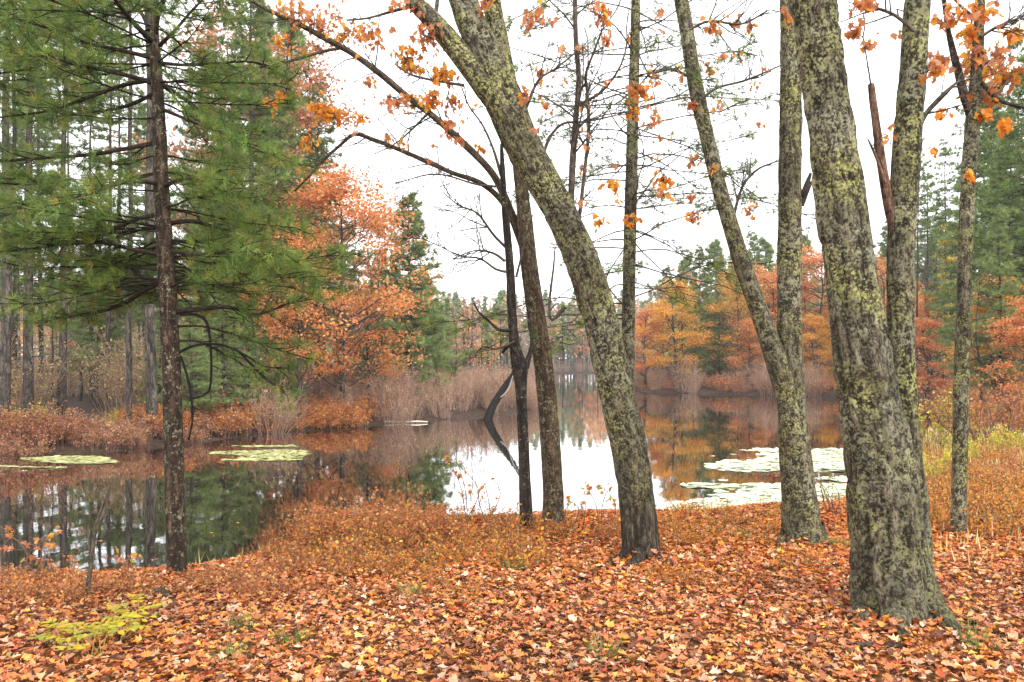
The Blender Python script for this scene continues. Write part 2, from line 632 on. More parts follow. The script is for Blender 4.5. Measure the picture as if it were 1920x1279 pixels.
def hit(px, py):
    """where the sight line through a pixel meets the ground"""
    Y = np.concatenate([np.arange(2.5, 30, .02), np.arange(30, 300, .2)])
    p = P(px, py, Y[:, None])if False else np.stack([(px - CX) / FPX * Y, Y, CAMZ + (HZ - py) / FPX * Y], -1)
    b = p[:, 2] < np.maximum(ground(p[:, 0], p[:, 1]), WZ - 1)
    i = int(np.argmax(b)) if b.any() else len(Y) - 1
    return p[i]


xs = np.concatenate([-np.geomspace(300, 42, 14), np.arange(-40, -9, .7), np.arange(-9, 9, .13), np.arange(9, 40, .7), np.geomspace(42, 300, 14)])
ys = np.concatenate([np.arange(-40, 1, 4.0), np.arange(1.5, 13.5, .12), np.arange(13.5, 64, .55), np.arange(65, 160, 4.0), np.geomspace(165, 420, 10)])
X, Yg = np.meshgrid(xs, ys)
Z = ground(X, Yg)
g = G()
nx, ny = len(xs), len(ys)
idx = np.arange(nx * ny).reshape(ny, nx)
quads = np.stack([idx[:-1, :-1], idx[:-1, 1:], idx[1:, 1:], idx[1:, :-1]], -1).reshape(-1, 4)
g.add(np.stack([X, Yg, Z], -1), quads)
M['soil'] = flat_mat('leaf mould', (.04, .017, .008), (.2, .08, .03), 26.0, .95, .6)
M['mud'] = flat_mat('dark wet shore mud', (.016, .011, .008), (.085, .05, .03), 6.0, .85, .6)
GROUND = g.build('ground', [M['soil'], M['mud']], kind='structure')
xc = X[:-1, :-1].ravel()
yc = Yg[:-1, :-1].ravel()
GROUND.data.polygons.foreach_set('material_index', ((yc > 14) & (xc < .47 * yc) | (yc > 26)).astype(np.int32))
GROUND.data.update()

# water: a dark pond, almost still
m, nt, out = newmat('pond water')
ge = N(nt, 'ShaderNodeNewGeometry')
mp = N(nt, 'ShaderNodeMapping')
mp.inputs['Scale'].default_value = (1.0, .55, 1)
nt.links.new(ge.outputs['Position'], mp.inputs['Vector'])
nw = N(nt, 'ShaderNodeTexNoise', i_Scale=2.2, i_Detail=3.0)
nt.links.new(mp.outputs[0], nw.inputs['Vector'])
bp = N(nt, 'ShaderNodeBump', i_Strength=.035, i_Distance=.05)
nt.links.new(nw.outputs[0], bp.inputs['Height'])
gl = N(nt, 'ShaderNodeBsdfGlossy', i_Roughness=.025)
gl.inputs['Color'].default_value = (.93, .94, .95, 1)
nt.links.new(bp.outputs[0], gl.inputs['Normal'])
df = N(nt, 'ShaderNodeBsdfDiffuse')
df.inputs['Color'].default_value = (.018, .014, .009, 1)
fr = N(nt, 'ShaderNodeFresnel', i_IOR=1.45)
mr = N(nt, 'ShaderNodeMapRange')
mr.inputs[1].default_value = .05
mr.inputs[2].default_value = .6
mr.inputs[3].default_value = .25
mr.inputs[4].default_value = .95
nt.links.new(fr.outputs[0], mr.inputs[0])
ms = N(nt, 'ShaderNodeMixShader')
nt.links.new(mr.outputs[0], ms.inputs[0])
nt.links.new(df.outputs[0], ms.inputs[1])
nt.links.new(gl.outputs[0], ms.inputs[2])
nt.links.new(ms.outputs[0], out.inputs['Surface'])
g = G()
g.add([(-32, 5, WZ), (32, 5, WZ), (32, 156, WZ), (-32, 156, WZ)], [[0, 1, 2, 3]])
g.build('water', m, kind='structure', smooth=False)

# ------------------------------------------------------------------ leaf litter on the near bank
LIT = [(.5, .21, .095, 3), (.43, .14, .045, 4.5), (.56, .31, .18, 1.8), (.28, .085, .03, 3), (.56, .2, .035, 3), (.6, .29, .06, 1.2), (.14, .048, .023, 2), (.45, .095, .04, .9), (.42, .25, .15, 1), (.6, .41, .27, .6)]


def near_points(n, y0, y1, r, half=.74):
    y = np.sqrt(r.uniform(y0 * y0, y1 * y1, n))
    x = r.uniform(-half, half, n) * y
    return x, y


r = np.random.default_rng(11)
x, y = near_points(340000, 3.1, 16.5, r)
keep = r.random(len(x)) < np.clip(6.5 / y, .0, 1) ** 1.6 * np.where(y > 12, .5, 1.0) * np.where(np.abs(x) > .68 * y, .5, 1)
d = sdf(x, y)
keep &= (d > .12) & ((y < 13) | (x > 3))
x, y = x[keep], y[keep]
z = ground(x, y)
n = len(x)
tilt = np.abs(r.normal(0, .42, n))
az = r.uniform(0, 2 * math.pi, n)
nz = np.stack([np.sin(tilt) * np.cos(az), np.sin(tilt) * np.sin(az), np.cos(tilt)], -1)
rot = rot_from(nz, r.uniform(0, 2 * math.pi, n))
size = np.where(r.random(n) < .55, r.uniform(.02, .042, n), r.uniform(.036, .066, n)) * np.where(y > 8, 1.15, 1)
pos = np.stack([x, y, z + r.uniform(.0, .045, n)], -1)
colr = pick(LIT, n, r, .22)
tone = fbm(np.stack([x * .8, y * .8, x * 0 + 9], -1), 2)
shift = np.clip((y - 5.2) / 3, 0, 1)[:, None] * np.array([.05, -.02, -.05])
colr = np.clip(colr + shift * .8, .005, .8)
colr *= (0.62 + .76 * tone)[:, None]
kind = r.integers(0, len(LEAVES), n)
bx_ = []
for (ppx, ppy, brad, bn) in [(1682, 1178, .24, 420), (1203, 1056, .17, 240), (1505, 1026, .19, 220), (1037, 990, .12, 120), (986, 1002, .08, 60), (1797, 1010, .09, 80), (334, 1085, .11, 90)]:
    hb = hit(ppx, ppy)
    aa = r.uniform(0, 6.28, bn)
    dd = brad + np.abs(r.normal(0, .16, bn))
    bx_.append(np.stack([hb[0] + np.cos(aa) * dd, hb[1] + .12 + np.sin(aa) * dd, .09 * np.exp(-(dd - brad) / .12)], -1))
bx_ = np.concatenate(bx_)
nb_ = len(bx_)
x, y = np.append(x, bx_[:, 0]), np.append(y, bx_[:, 1])
zb = ground(bx_[:, 0], bx_[:, 1]) + bx_[:, 2] * r.uniform(.1, 1, nb_)
tb = np.abs(r.normal(0, .7, nb_))
ab = r.uniform(0, 6.28, nb_)
rot = np.concatenate([rot, rot_from(np.stack([np.sin(tb) * np.cos(ab), np.sin(tb) * np.sin(ab), np.cos(tb)], -1), r.uniform(0, 6.28, nb_))])
pos = np.concatenate([pos, np.stack([bx_[:, 0], bx_[:, 1], zb + .01], -1)])
size = np.append(size, r.uniform(.03, .075, nb_))
colr = np.concatenate([colr, pick(LIT, nb_, r, .22)])
kind = np.append(kind, r.integers(0, len(LEAVES), nb_))
n = len(x)
# the leaves that show largest are single objects, all others one mass
big = np.argsort(y / size * (1 + .0 * x))
inframe = (y > 3.85) & (np.abs(x) < .63 * y)
ones = [i for i in big if inframe[i]][:300]
mask = np.ones(n, bool)
mask[ones] = False
g = G()
for k, (tv, tt) in enumerate(MASS):
    s = mask & (kind == k)
    scatter(g, tv - np.array([0, .45, 0]), tt, pos[s], rot[s], size[s], colr[s])
g.build('leaf_litter', M['litter'], GROUND, kind='stuff', smooth=False, label='thick carpet of fallen russet and tan oak and maple leaves')
leafmesh = {}


def leaf_mesh(k, ci, pal, mat):
    key = (k, ci, mat.name)
    if key not in leafmesh:
        gg = G()
        tv, tt = LEAVES[k]
        gg.add(tv - np.array([0, .45, 0]), None, tt, pal[ci][:3])
        leafmesh[key] = gg.mesh('leaf', mat, False)
    return leafmesh[key]


from mathutils import Matrix


def leaf_object(parent, me, p, rotm, s):
    o = bpy.data.objects.new('leaf', me)
    COL.objects.link(o)
    o.parent = parent
    o.matrix_parent_inverse = parent.matrix_basis.inverted()
    mt = Matrix([[*(rotm[a] * s), p[a]] for a in range(3)] + [[0, 0, 0, 1]])
    o.matrix_basis = mt
    return o


w = np.array([p[3] for p in LIT])
for i in ones:
    ci = int(r.choice(len(LIT), p=w / w.sum()))
    leaf_object(GROUND, leaf_mesh(int(kind[i]), ci, LIT, M['litter']), pos[i] + np.array([0, 0, .02]), rot[i], float(size[i]) * 1.05)


# ------------------------------------------------------------------ trees: shared makers
def perp_to(t, r):
    v = r.normal(size=3)
    v = v - t * v.dot(t)
    return norm(v)


def sprout(g, pts, rads, n, L, r, lvl=1, up=.15, start=.25, tips=None, sides=4, col=(0, 0, 0), ang=(.5, 1.1), r0=None, flat=0.0):
    pts = np.asarray(pts)
    m = len(pts)
    for i in range(n):
        t = r.uniform(start, .98) * (m - 1)
        a = min(int(t), m - 2)
        f = t - a
        p = pts[a] * (1 - f) + pts[a + 1] * f
        rad = rads[a] * (1 - f) + rads[a + 1] * f
        tg = norm(pts[a + 1] - pts[a])
        th = r.uniform(*ang)
        pv = perp_to(tg, r)
        pv[2] *= (1 - flat)
        dr = norm(tg * math.cos(th) + pv * math.sin(th) + np.array([0, 0, up]))
        l = L * r.uniform(.45, 1.1) * (1.1 - .5 * t / (m - 1))
        k = 5
        q = [p]
        for s in range(k - 1):
            dr = norm(dr + r.normal(0, .2, 3) + np.array([0, 0, up * .3]))
            q.append(q[-1] + dr * l / (k - 1))
        q = np.array(q)
        rr = min(rad * .6, r0 or (.0028 + l * .009))
        rs = np.linspace(rr, max(rr * .3, .0017), k)
        tube(g, q, rs, sides, col, cap=False)
        if tips is not None:
            tips.append((q[-1], dr, q[2]))
        if lvl > 0:
            sprout(g, q, rs, max(2, int(n * .6) if n < 8 else 4), l * .55, r, lvl - 1, up, .25, tips, max(3, sides - 1), col, ang, None, flat)


def PP(rows, Y):
    pts, rad = [], []
    for row in rows:
        px, py, w = row[:3]
        yy = Y + (row[3] if len(row) > 3 else 0)
        pts.append(P(px, py, yy))
        rad.append(w / 2 / FPX * yy)
    return np.array(pts), np.array(rad)


NEEDLE_A = [(.155, .225, .04, 3), (.1, .17, .034, 3), (.22, .29, .06, 1.8), (.06, .105, .025, 1), (.3, .25, .06, .6)]
NEEDLE_F = [(.18, .24, .065, 3), (.135, .2, .055, 3), (.24, .29, .085, 1.5), (.085, .135, .04, 1)]
NEEDLE_L = [(.23, .29, .1, 3), (.18, .25, .085, 2), (.3, .34, .12, 1)]
TUFTS = [tuft(24, .115, .0038, 1.2, s) for s in range(4)]
TUFTS_MID = [tuft(14, .13, .007, 1.2, 10 + s) for s in range(3)]
TUFTS_FAR = [tuft(10, .27, .030, 1.35, 20 + s) for s in range(3)]


def pine_limb(gl, gn, base, dr, length, rad, r, tufts, pal, droop=.05, dens=1.0, bare=.25, limb=None, size=1.0, col=(0, 0, 0)):
    """one white-pine limb: side branchlets in a flat spray, needle tufts on them"""
    if limb is None:
        k = 7
        q = [base]
        d = dr.copy()
        for s in range(k - 1):
            d = norm(d + r.normal(0, .08, 3) + np.array([0, 0, -droop if s < 3 else droop * 1.2]))
            q.append(q[-1] + d * length / (k - 1))
        q = np.array(q)
        rs = np.linspace(rad, rad * .25, k)
        tube(gl, q, rs, 6, col, cap=False)
    else:
        q, rs = limb
        length = float(np.linalg.norm(np.diff(q, axis=0), axis=1).sum())
    m = len(q)
    tp, td = [], []
    nb = max(4, int(length * 9 * dens))
    for i in range(nb):
        t = (bare + (1 - bare) * (i + r.random()) / nb) * (m - 1)
        a = min(int(t), m - 2)
        p = q[a] + (q[a + 1] - q[a]) * (t - a)
        tg = norm(q[a + 1] - q[a])
        side = norm(np.cross(tg, (0, 0, 1))) * (1 if i % 2 else -1)
        d = norm(tg * .75 + side * r.uniform(.5, 1.1) + np.array([0, 0, r.normal(.08, .18)]))
        l = (.18 + .32 * length * .4 * (1 - .55 * t / (m - 1))) * r.uniform(.6, 1.2)
        b = [p, p + d * l * .5, p + norm(d + r.normal(0, .15, 3)) * l]
        tube(gl, b, [.006 * size, .004 * size, .002 * size], 3, col, cap=False)
        nt_ = max(2, int(l / .055 * dens))
        for s in range(nt_):
            f = .25 + .75 * (s + r.random()) / nt_
            pp = b[0] + (b[2] - b[0]) * f + r.normal(0, .03, 3)
            tp.append(pp)
            td.append(norm(d + np.array([0, 0, .35]) + r.normal(0, .45, 3)))
    for s in range(4):
        tp.append(q[-1] + r.normal(0, .03, 3))
        td.append(norm(q[-1] - q[-2]) + np.array([0, 0, .3]))
    tp, td = np.array(tp), np.array(td)
    kk = r.integers(0, len(tufts), len(tp))
    cc = pick(pal, len(tp), r, .2)
    for k in range(len(tufts)):
        s = kk == k
        tv, tt = tufts[k]
        scatter(gn, tv, tt, tp[s], rot_from(td[s], r.uniform(0, 6.28, s.sum())), size * r.uniform(.75, 1.15, s.sum()), cc[s])
    return q, rs


# ------------------------------------------------------------------ the near trees
LEAF_O = [(.74, .27, .025, 4), (.8, .36, .04, 3), (.62, .18, .03, 2), (.8, .47, .08, 1), (.42, .15, .05, .6)]
LEAF_P = [(.66, .27, .11, 3), (.7, .36, .2, 2), (.55, .2, .1, 2), (.72, .34, .05, 1)]
LEAF_D = [(.55, .2, .03, 3), (.4, .12, .03, 3), (.2, .07, .03, 2), (.66, .34, .05, 1)]
PALS = {'o': LEAF_O, 'p': LEAF_P, 'd': LEAF_D}


class NearTree:
    def __init__(self, name, label, cat, base):
        self.t = thing(name, label, cat, base)
        self.limbs = []
        self.base = base
        self.leaf_jobs = []
        self.tw = G()
        self.objs = []

    def stem(self, part, rows, Y, mat, sides=48, step=.02, ridge=.006, lump=.06, flare=0., flare_h=.2, seed=0, freq=26, lich=1.0, label=None):
        pts, rad = PP(rows, Y)
        rad = rad * (.955 if ridge > .01 else 1)
        g = G()
        p2, r2 = tube(g, pts, rad, sides, lich if callable(lich) else (lich, lich, lich), step, ridge, freq, lump, flare, flare_h, seed)
        self.objs.append(g.build(part, mat, self.t, label=label))
        self.limbs.append((p2, r2))
        return p2, r2

    def root(self, rows, Y, mat, seed):
        # first point sits on the trunk, the others creep along the ground
        pts, rad = [], []
        for i, (px, py, w) in enumerate(rows):
            if i == 0:
                q = P(px, py, Y)
            else:
                q = hit(px, py)
                if q[1] > Y:
                    q = P(px, py, Y)
                q = q + np.array([0, 0, .32 * w / FPX * q[1]])
            pts.append(q)
            rad.append(w / 2 / FPX * q[1])
        g = G()
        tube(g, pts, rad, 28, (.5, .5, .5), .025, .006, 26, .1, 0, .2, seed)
        g.build('root', mat, self.t)

    def limb(self, rows, Y, mat, tw=6, twL=.5, lvl=1, seed=0, sides=10, part='limb', lich=0.6, up=.12):
        pts, rad = PP(rows, Y)
        g = G()
        r = np.random.default_rng(100 + seed)
        p2, r2 = tube(g, pts, rad, sides, (lich,) * 3, .05, .0015, 40, .08, 0, .2, seed)
        o = g.build(part, mat, self.t)
        self.objs.append(o)
        self.limbs.append((p2, r2))
        if tw:
            gw = G()
            sprout(gw, p2, r2, tw, twL, r, lvl, up)
            tag_ = gw.build('twigs', M['twig'], o, kind='stuff')
        return p2, r2

    def leaves(self, rows, Y, seed=0, twig=True):
        """clusters of leaves held on twigs that run back to the nearest limb"""
        r = np.random.default_rng(500 + seed)
        allp = np.concatenate([l[0] for l in self.limbs])
        for (px, py, rx, ry, n, pal) in rows:
            c = P(px, py, Y + r.normal(0, .25))
            s = c[1] / FPX
            i = np.argmin(np.linalg.norm((allp - c) * np.array([1, .6, 1]), axis=1))
            lo = self.objs[int(np.searchsorted(np.cumsum([len(l[0]) for l in self.limbs]), i, side='right'))]
            a = allp[i]
            dist = np.linalg.norm(c - a)
            if twig and dist > .03:
                k = 6
                q = np.array([a + (c - a) * t for t in np.linspace(0, 1, k)])
                q[1:-1] += r.normal(0, .06 * dist, (k - 2, 3))
                q[:, 2] += np.sin(np.linspace(0, math.pi, k)) * .08 * dist
                tube(self.tw, q, np.linspace(.004 + .002 * dist, .002, k), 4, (0, 0, 0), cap=False)
                main = q
            else:
                main = np.array([c - np.array([rx * s, 0, 0]), c, c + np.array([rx * s, 0, .05])])
            cl = c + r.normal(0, .5, (n, 3)) * np.array([rx * s, max(rx, ry) * s, ry * s])
            n = int(n * 3.8)
            cl = c + r.normal(0, .5, (n, 3)) * np.array([rx * s, max(rx, ry) * s, ry * s])
            nt_ = max(1, n // 3)
            for k in range(nt_):
                e = cl[k]
                b = main[-1] + (main[-2] - main[-1]) * r.random()
                mid = (b + e) / 2 + r.normal(0, .03, 3)
                tube(self.tw, [b, mid, e], [.0028, .0022, .0016], 3, (0, 0, 0), cap=False)
            for k in range(n):
                q_ = k % nt_
                f_ = 1 - .35 * r.random() * (k >= nt_)
                b_ = main[-1]
                self.leaf_jobs.append((b_ + (cl[q_] - b_) * f_ + r.normal(0, .02, 3), pal, lo))

    def finish(self, seed=0, size=(.042, .07)):
        if self.tw.n:
            self.tw.build('twigs', M['twig'], self.t, kind='stuff')
        r = np.random.default_rng(900 + seed)
        jobs = self.leaf_jobs
        g = G()
        for i, (p, pal, lo) in enumerate(jobs):
            k = int(r.integers(0, 7))
            d = norm(np.array([r.normal(0, .6), r.normal(0, .6), -1.0 + r.normal(0, .35)]))   # hanging blade
            rot = rot_from(r.normal(size=(1, 3)), np.array([0.]))[0]
            yv = d
            zv = norm(np.cross(yv, r.normal(size=3)))
            xv = np.cross(yv, zv)
            rot = np.stack([xv, yv, zv], -1)
            s = r.uniform(*size)
            pl = PALS[pal]
            wts = np.array([q[3] for q in pl], float)
            ci = int(r.choice(len(pl), p=wts / wts.sum()))
            if i < 300:
                leaf_object(lo, leaf_mesh(k, ci, pl, M['leaf']), p, rot, s)
            else:
                tv, tt = LEAVES[k]
                scatter(g, tv - np.array([0, .1, 0]), tt, p[None], rot[None], [s], np.array([pl[ci][:3]]))
        if g.n:
            g.build('leaves', M['leaf'], self.t, kind='stuff', smooth=False)


def base_of(px, py, sink=.04):
    h = hit(px, py)
    return h


# --- big twin oak on the right (I)
h = hit(1680, 1172)
YI = float(h[1]) + .2
tI = NearTree('oak_tree', 'thickest oak, mossy twin trunk in the foreground leaves on the right', 'tree', h)
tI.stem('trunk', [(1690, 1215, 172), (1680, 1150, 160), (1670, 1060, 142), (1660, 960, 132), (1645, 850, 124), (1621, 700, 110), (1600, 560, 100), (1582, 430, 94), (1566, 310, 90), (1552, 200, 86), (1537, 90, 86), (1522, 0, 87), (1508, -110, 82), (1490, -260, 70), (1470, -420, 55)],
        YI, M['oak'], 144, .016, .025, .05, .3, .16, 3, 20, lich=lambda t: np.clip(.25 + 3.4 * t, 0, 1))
tI.stem('stem', [(1715, 1190, 70), (1712, 1080, 74), (1708, 960, 62), (1700, 850, 52), (1691, 700, 48), (1689, 560, 49), (1692, 420, 50), (1702, 260, 50), (1712, 130, 47), (1720, 0, 44), (1728, -150, 40), (1735, -330, 32)],
        YI + .06, M['oak'], 64, .02, .008, .05, 0, .2, 5, 28)
tI.root([(1712, 1050, 46), (1728, 1115, 56), (1750, 1162, 54), (1780, 1184, 34), (1812, 1200, 12)], YI - .1, M['oak'], 8)
tI.root([(1636, 1110, 50), (1620, 1160, 40), (1608, 1186, 22), (1596, 1198, 8)], YI - .1, M['oak'], 9)
tI.root([(1680, 1130, 60), (1684, 1172, 52), (1692, 1198, 26), (1700, 1212, 8)], YI - .15, M['oak'], 10)
tI.stem('broken_limb', [(1690, 480, 20), (1678, 430, 21), (1666, 380, 19), (1655, 320, 17), (1645, 250, 16), (1637, 190, 15), (1633, 158, 13)], YI + .05, M['red'], 20, .03, .003, .1, 0, .2, 11, 34, label='red broken dead limb')
tI.limb([(1660, 345, 8), (1645, 300, 6), (1628, 262, 4)], YI, M['red'], 3, .15, 0, 21)
tI.limb([(1633, 160, 4), (1625, 110, 3), (1618, 70, 3)], YI, M['twig'], 3, .3, 0, 22)
tI.limb([(1717, 255, 12), (1735, 215, 10), (1770, 175, 7), (1800, 150, 5)], YI + .1, M['oak2'], 6, .55, 2, 23)
tI.limb([(1716, 60, 8), (1680, 30, 6), (1640, 14, 5), (1600, 5, 3)], YI, M['twig'], 14, .7, 2, 24)
tI.leaves([(1620, 15, 26, 10, 8, 'p'), (1602, 55, 8, 10, 4, 'p'), (1625, 85, 6, 8, 3, 'o'), (1690, 60, 6, 10, 2, 'o'), (1752, 130, 20, 16, 8, 'o'), (1665, 255, 8, 8, 2, 'o')], YI, 1)
tI.finish(1)

# --- middle leaning oak (B)
h = hit(1203, 1052)
YB = float(h[1]) + .12
tB = NearTree('leaning_oak_tree', 'lichen covered oak leaning left across the sky, fork at its top', 'tree', h)
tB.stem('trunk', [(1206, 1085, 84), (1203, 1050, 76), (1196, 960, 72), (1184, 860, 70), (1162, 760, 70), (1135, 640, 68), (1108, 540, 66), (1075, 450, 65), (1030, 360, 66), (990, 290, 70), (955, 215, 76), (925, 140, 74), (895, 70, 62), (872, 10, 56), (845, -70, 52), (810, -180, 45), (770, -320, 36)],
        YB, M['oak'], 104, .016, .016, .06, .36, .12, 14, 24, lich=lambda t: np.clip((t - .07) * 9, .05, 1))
tB.stem('stem', [(960, 220, 36), (948, 150, 40), (935, 80, 38), (922, 0, 34), (912, -90, 30), (900, -240, 24)], YB + .1, M['oak'], 44, .025, .006, .05, 0, .2, 15, 30)
tB.stem('stem', [(960, 225, 42), (920, 178, 44), (885, 132, 42), (850, 85, 40), (812, 40, 36), (775, 0, 30), (735, -60, 26), (690, -150, 20)], YB - .06, M['oak'], 44, .025, .006, .05, 0, .2, 16, 30)
tB.root([(1185, 1025, 26), (1165, 1052, 20), (1128, 1074, 14), (1092, 1094, 8)], YB - .06, M['dark'], 17)
tB.root([(1222, 1030, 26), (1240, 1056, 16), (1274, 1068, 8)], YB - .06, M['dark'], 18)
tB.root([(1200, 1035, 28), (1190, 1064, 20), (1160, 1080, 12), (1130, 1092, 7)], YB - .1, M['dark'], 19)
tB.limb([(1075, 440, 10), (1071, 380, 12), (1074, 300, 12), (1080, 220, 11), (1085, 150, 10), (1080, 80, 10), (1078, 0, 9), (1075, -90, 8)], YB + .1, M['twig'], 15, .75, 2, 31)
tB.limb([(1085, 420, 8), (1095, 330, 7), (1104, 240, 7), (1100, 160, 6), (1098, 140, 5), (1120, 80, 4), (1140, 30, 3)], YB + .15, M['twig'], 10, .6, 2, 32)
tB.limb([(1015, 300, 8), (1030, 260, 6), (1055, 232, 5), (1100, 228, 4), (1160, 215, 3)], YB, M['twig'], 8, .6, 2, 33)
tB.limb([(1080, 200, 6), (1130, 170, 5), (1165, 120, 4), (1180, 60, 3)], YB + .1, M['twig'], 8, .6, 2, 34)
tB.limb([(985, 205, 7), (1010, 150, 5), (1040, 130, 4), (1090, 90, 3)], YB, M['twig'], 8, .6, 2, 35)
tB.limb([(870, 160, 6), (820, 152, 5), (770, 140, 4), (740, 120, 3)], YB - .05, M['twig'], 7, .35, 1, 36)
tB.limb([(780, 10, 7), (740, 20, 6), (690, 34, 4), (650, 38, 3)], YB - .05, M['twig'], 6, .35, 1, 37)
tB.limb([(815, 30, 9), (820, 0, 8), (815, -60, 7)], YB - .05, M['twig'], 2, .3, 1, 38)
tB.limb([(1060, 575, 9), (1035, 600, 6), (1030, 570, 5), (1038, 500, 4), (1040, 470, 3)], YB, M['twig'], 3, .25, 0, 39)
rr_ = np.random.default_rng(4)
tB.leaves([(float(rr_.uniform(960, 1240)), float(rr_.uniform(5, 400)), 8, 8, 1, 'op'[k % 2]) for k in range(22)], YB, 12, twig=True)
tB.leaves([(1000, 40, 36, 26, 12, 'p'), (1010, 140, 10, 16, 6, 'o'), (985, 180, 8, 12, 5, 'o'), (1025, 210, 6, 6, 2, 'o'), (912, 8, 16, 8, 5, 'o'), (1128, 30, 22, 30, 12, 'o'), (1140, 75, 10, 14, 4, 'p'),
           (1198, 170, 26, 26, 20, 'o'), (1185, 212, 14, 12, 5, 'o'), (1148, 346, 14, 8, 6, 'o'), (1245, 338, 16, 22, 12, 'o'), (1183, 410, 10, 12, 4, 'o'), (1125, 415, 10, 6, 4, 'o'), (1060, 150, 10, 8, 2, 'p'),
           (830, 135, 28, 20, 14, 'o'), (768, 110, 34, 24, 26, 'o'), (800, 68, 26, 22, 14, 'p'), (770, 8, 34, 14, 10, 'p'), (735, 190, 34, 12, 12, 'p'), (812, 186, 16, 22, 10, 'o'), (846, 192, 14, 18, 8, 'p'), (838, 228, 18, 12, 6, 'p'), (860, 260, 8, 8, 3, 'p'), (700, 60, 30, 24, 10, 'p')], YB, 2)
tB.finish(2)

# --- brown oak behind it (C), whose long bare limbs sweep to the left
h = hit(1037, 988)
YC = float(h[1]) + .1
tC = NearTree('young_oak_tree', 'slim brown oak left of the leaning trunk, long limbs sweeping left', 'tree', h)
tC.stem('trunk', [(1038, 1005, 46), (1037, 985, 42), (1036, 900, 38), (1026, 750, 37), (1014, 650, 35), (1002, 570, 34), (990, 480, 32), (983, 400, 28), (975, 330, 24), (965, 250, 20), (952, 170, 16), (938, 80, 12), (930, -20, 9)],
        YC, M['brown'], 56, .02, .006, .06, .5, .1, 24, 30)
tC.limb([(985, 470, 18), (962, 410, 16), (940, 355, 14), (915, 315, 13), (865, 265, 13), (815, 220, 12), (760, 178, 12), (715, 140, 12), (660, 100, 11), (620, 78, 11), (560, 45, 10), (510, 22, 8), (455, -8, 7), (390, -45, 5)], YC + .1, M['brown'], 24, .75, 2, 41, 14)
tC.limb([(958, 400, 12), (930, 365, 11), (895, 340, 10), (850, 325, 9), (805, 305, 9), (740, 277, 8), (700, 262, 8), (665, 252, 7), (635, 275, 6), (605, 302, 6), (580, 330, 5), (553, 358, 4)], YC + .2, M['brown'], 18, .75, 2, 42, 12)
tC.limb([(640, 90, 6), (600, 98, 6), (560, 110, 5), (510, 122, 5), (455, 130, 3)], YC + .1, M['twig'], 6, .35, 1, 43)
tC.limb([(545, 40, 5), (548, 60, 5), (540, 90, 4), (538, 130, 3)], YC + .1, M['twig'], 3, .3, 0, 44)
tC.limb([(800, 215, 5), (770, 245, 4), (740, 270, 3), (700, 290, 2)], YC + .1, M['twig'], 4, .3, 1, 45)
tC.limb([(940, 330, 7), (925, 280, 5), (905, 235, 4), (880, 200, 3), (868, 170, 3)], YC, M['twig'], 6, .3, 1, 46)
tC.limb([(930, 350, 5), (890, 345, 4), (840, 330, 3), (800, 328, 3), (740, 345, 2)], YC - .1, M['twig'], 16, .8, 2, 47)
tC.limb([(955, 470, 6), (925, 440, 5), (895, 400, 4), (860, 385, 3), (830, 360, 2)], YC - .1, M['twig'], 16, .8, 2, 48)
rr_ = np.random.default_rng(3)
tC.leaves([(float(rr_.uniform(560, 930)), float(rr_.uniform(10, 330)), 8, 8, 1, 'op'[k % 2]) for k in range(26)], YC + .1, 13, twig=True)
tC.leaves([(600, 48, 54, 34, 46, 'o'), (560, 24, 34, 18, 16, 'o'), (655, 60, 34, 26, 20, 'o'), (582, 150, 22, 18, 12, 'p'), (596, 90, 24, 10, 8, 'p'), (622, 212, 36, 18, 30, 'o'), (580, 268, 16, 14, 9, 'o'), (535, 182, 16, 12, 10, 'o'), (530, 75, 16, 14, 8, 'o'),
           (690, 150, 12, 10, 6, 'p'), (680, 215, 12, 10, 3, 'o'), (725, 262, 5, 14, 5, 'o'), (755, 272, 4, 8, 3, 'o'), (900, 275, 5, 9, 3, 'o'), (770, 180, 20, 12, 8, 'o'), (845, 250, 10, 12, 4, 'p'), (968, 408, 6, 8, 3, 'o'), (510, 195, 14, 10, 6, 'o'), (595, 200, 12, 14, 6, 'o')], YC + .1, 3)
tC.finish(3)

# --- dead dark snag (D)
h = hit(986, 1000)
YD = float(h[1]) + .05
tD = NearTree('dead_tree', 'thin blackened dead tree with a swollen knot, left of the slim brown oak', 'tree', h)
tD.stem('trunk', [(988, 1010, 27), (986, 950, 24), (982, 850, 21), (978, 760, 20), (976, 715, 24), (974, 688, 31), (968, 664, 24), (963, 630, 19), (959, 570, 18), (956, 500, 16), (950, 430, 14), (945, 370, 12), (942, 310, 9), (940, 270, 6)], YD, M['dark'], 40, .02, .004, .1, .15, .1, 25, 30)
tD.limb([(985, 690, 14), (992, 668, 9), (997, 640, 6), (990, 600, 4)], YD, M['dark'], 2, .15, 0, 51, 10)
tD.limb([(972, 670, 9), (955, 648, 8), (942, 662, 6)], YD - .05, M['dark'], 1, .1, 0, 52, 8)
tD.limb([(960, 620, 7), (935, 618, 6), (915, 600, 5), (900, 588, 4), (888, 568, 3)], YD - .03, M['dark'], 5, .22, 1, 53, 8)
tD.limb([(950, 510, 6), (930, 505, 5), (900, 485, 4), (865, 480, 3), (820, 460, 2), (780, 440, 2)], YD - .05, M['twig'], 16, .7, 2, 54, 6)
tD.limb([(947, 490, 6), (925, 475, 5), (890, 470, 3), (850, 485, 2)], YD - .1, M['twig'], 14, .7, 2, 55, 6)
tD.limb([(966, 640, 6), (930, 655, 4), (905, 650, 3), (890, 668, 2)], YD - .1, M['twig'], 5, .2, 1, 56, 6)
tD.limb([(968, 520, 5), (985, 450, 3), (1000, 400, 2)], YD + .1, M['twig'], 3, .2, 0, 57, 6)
tD.finish(4)

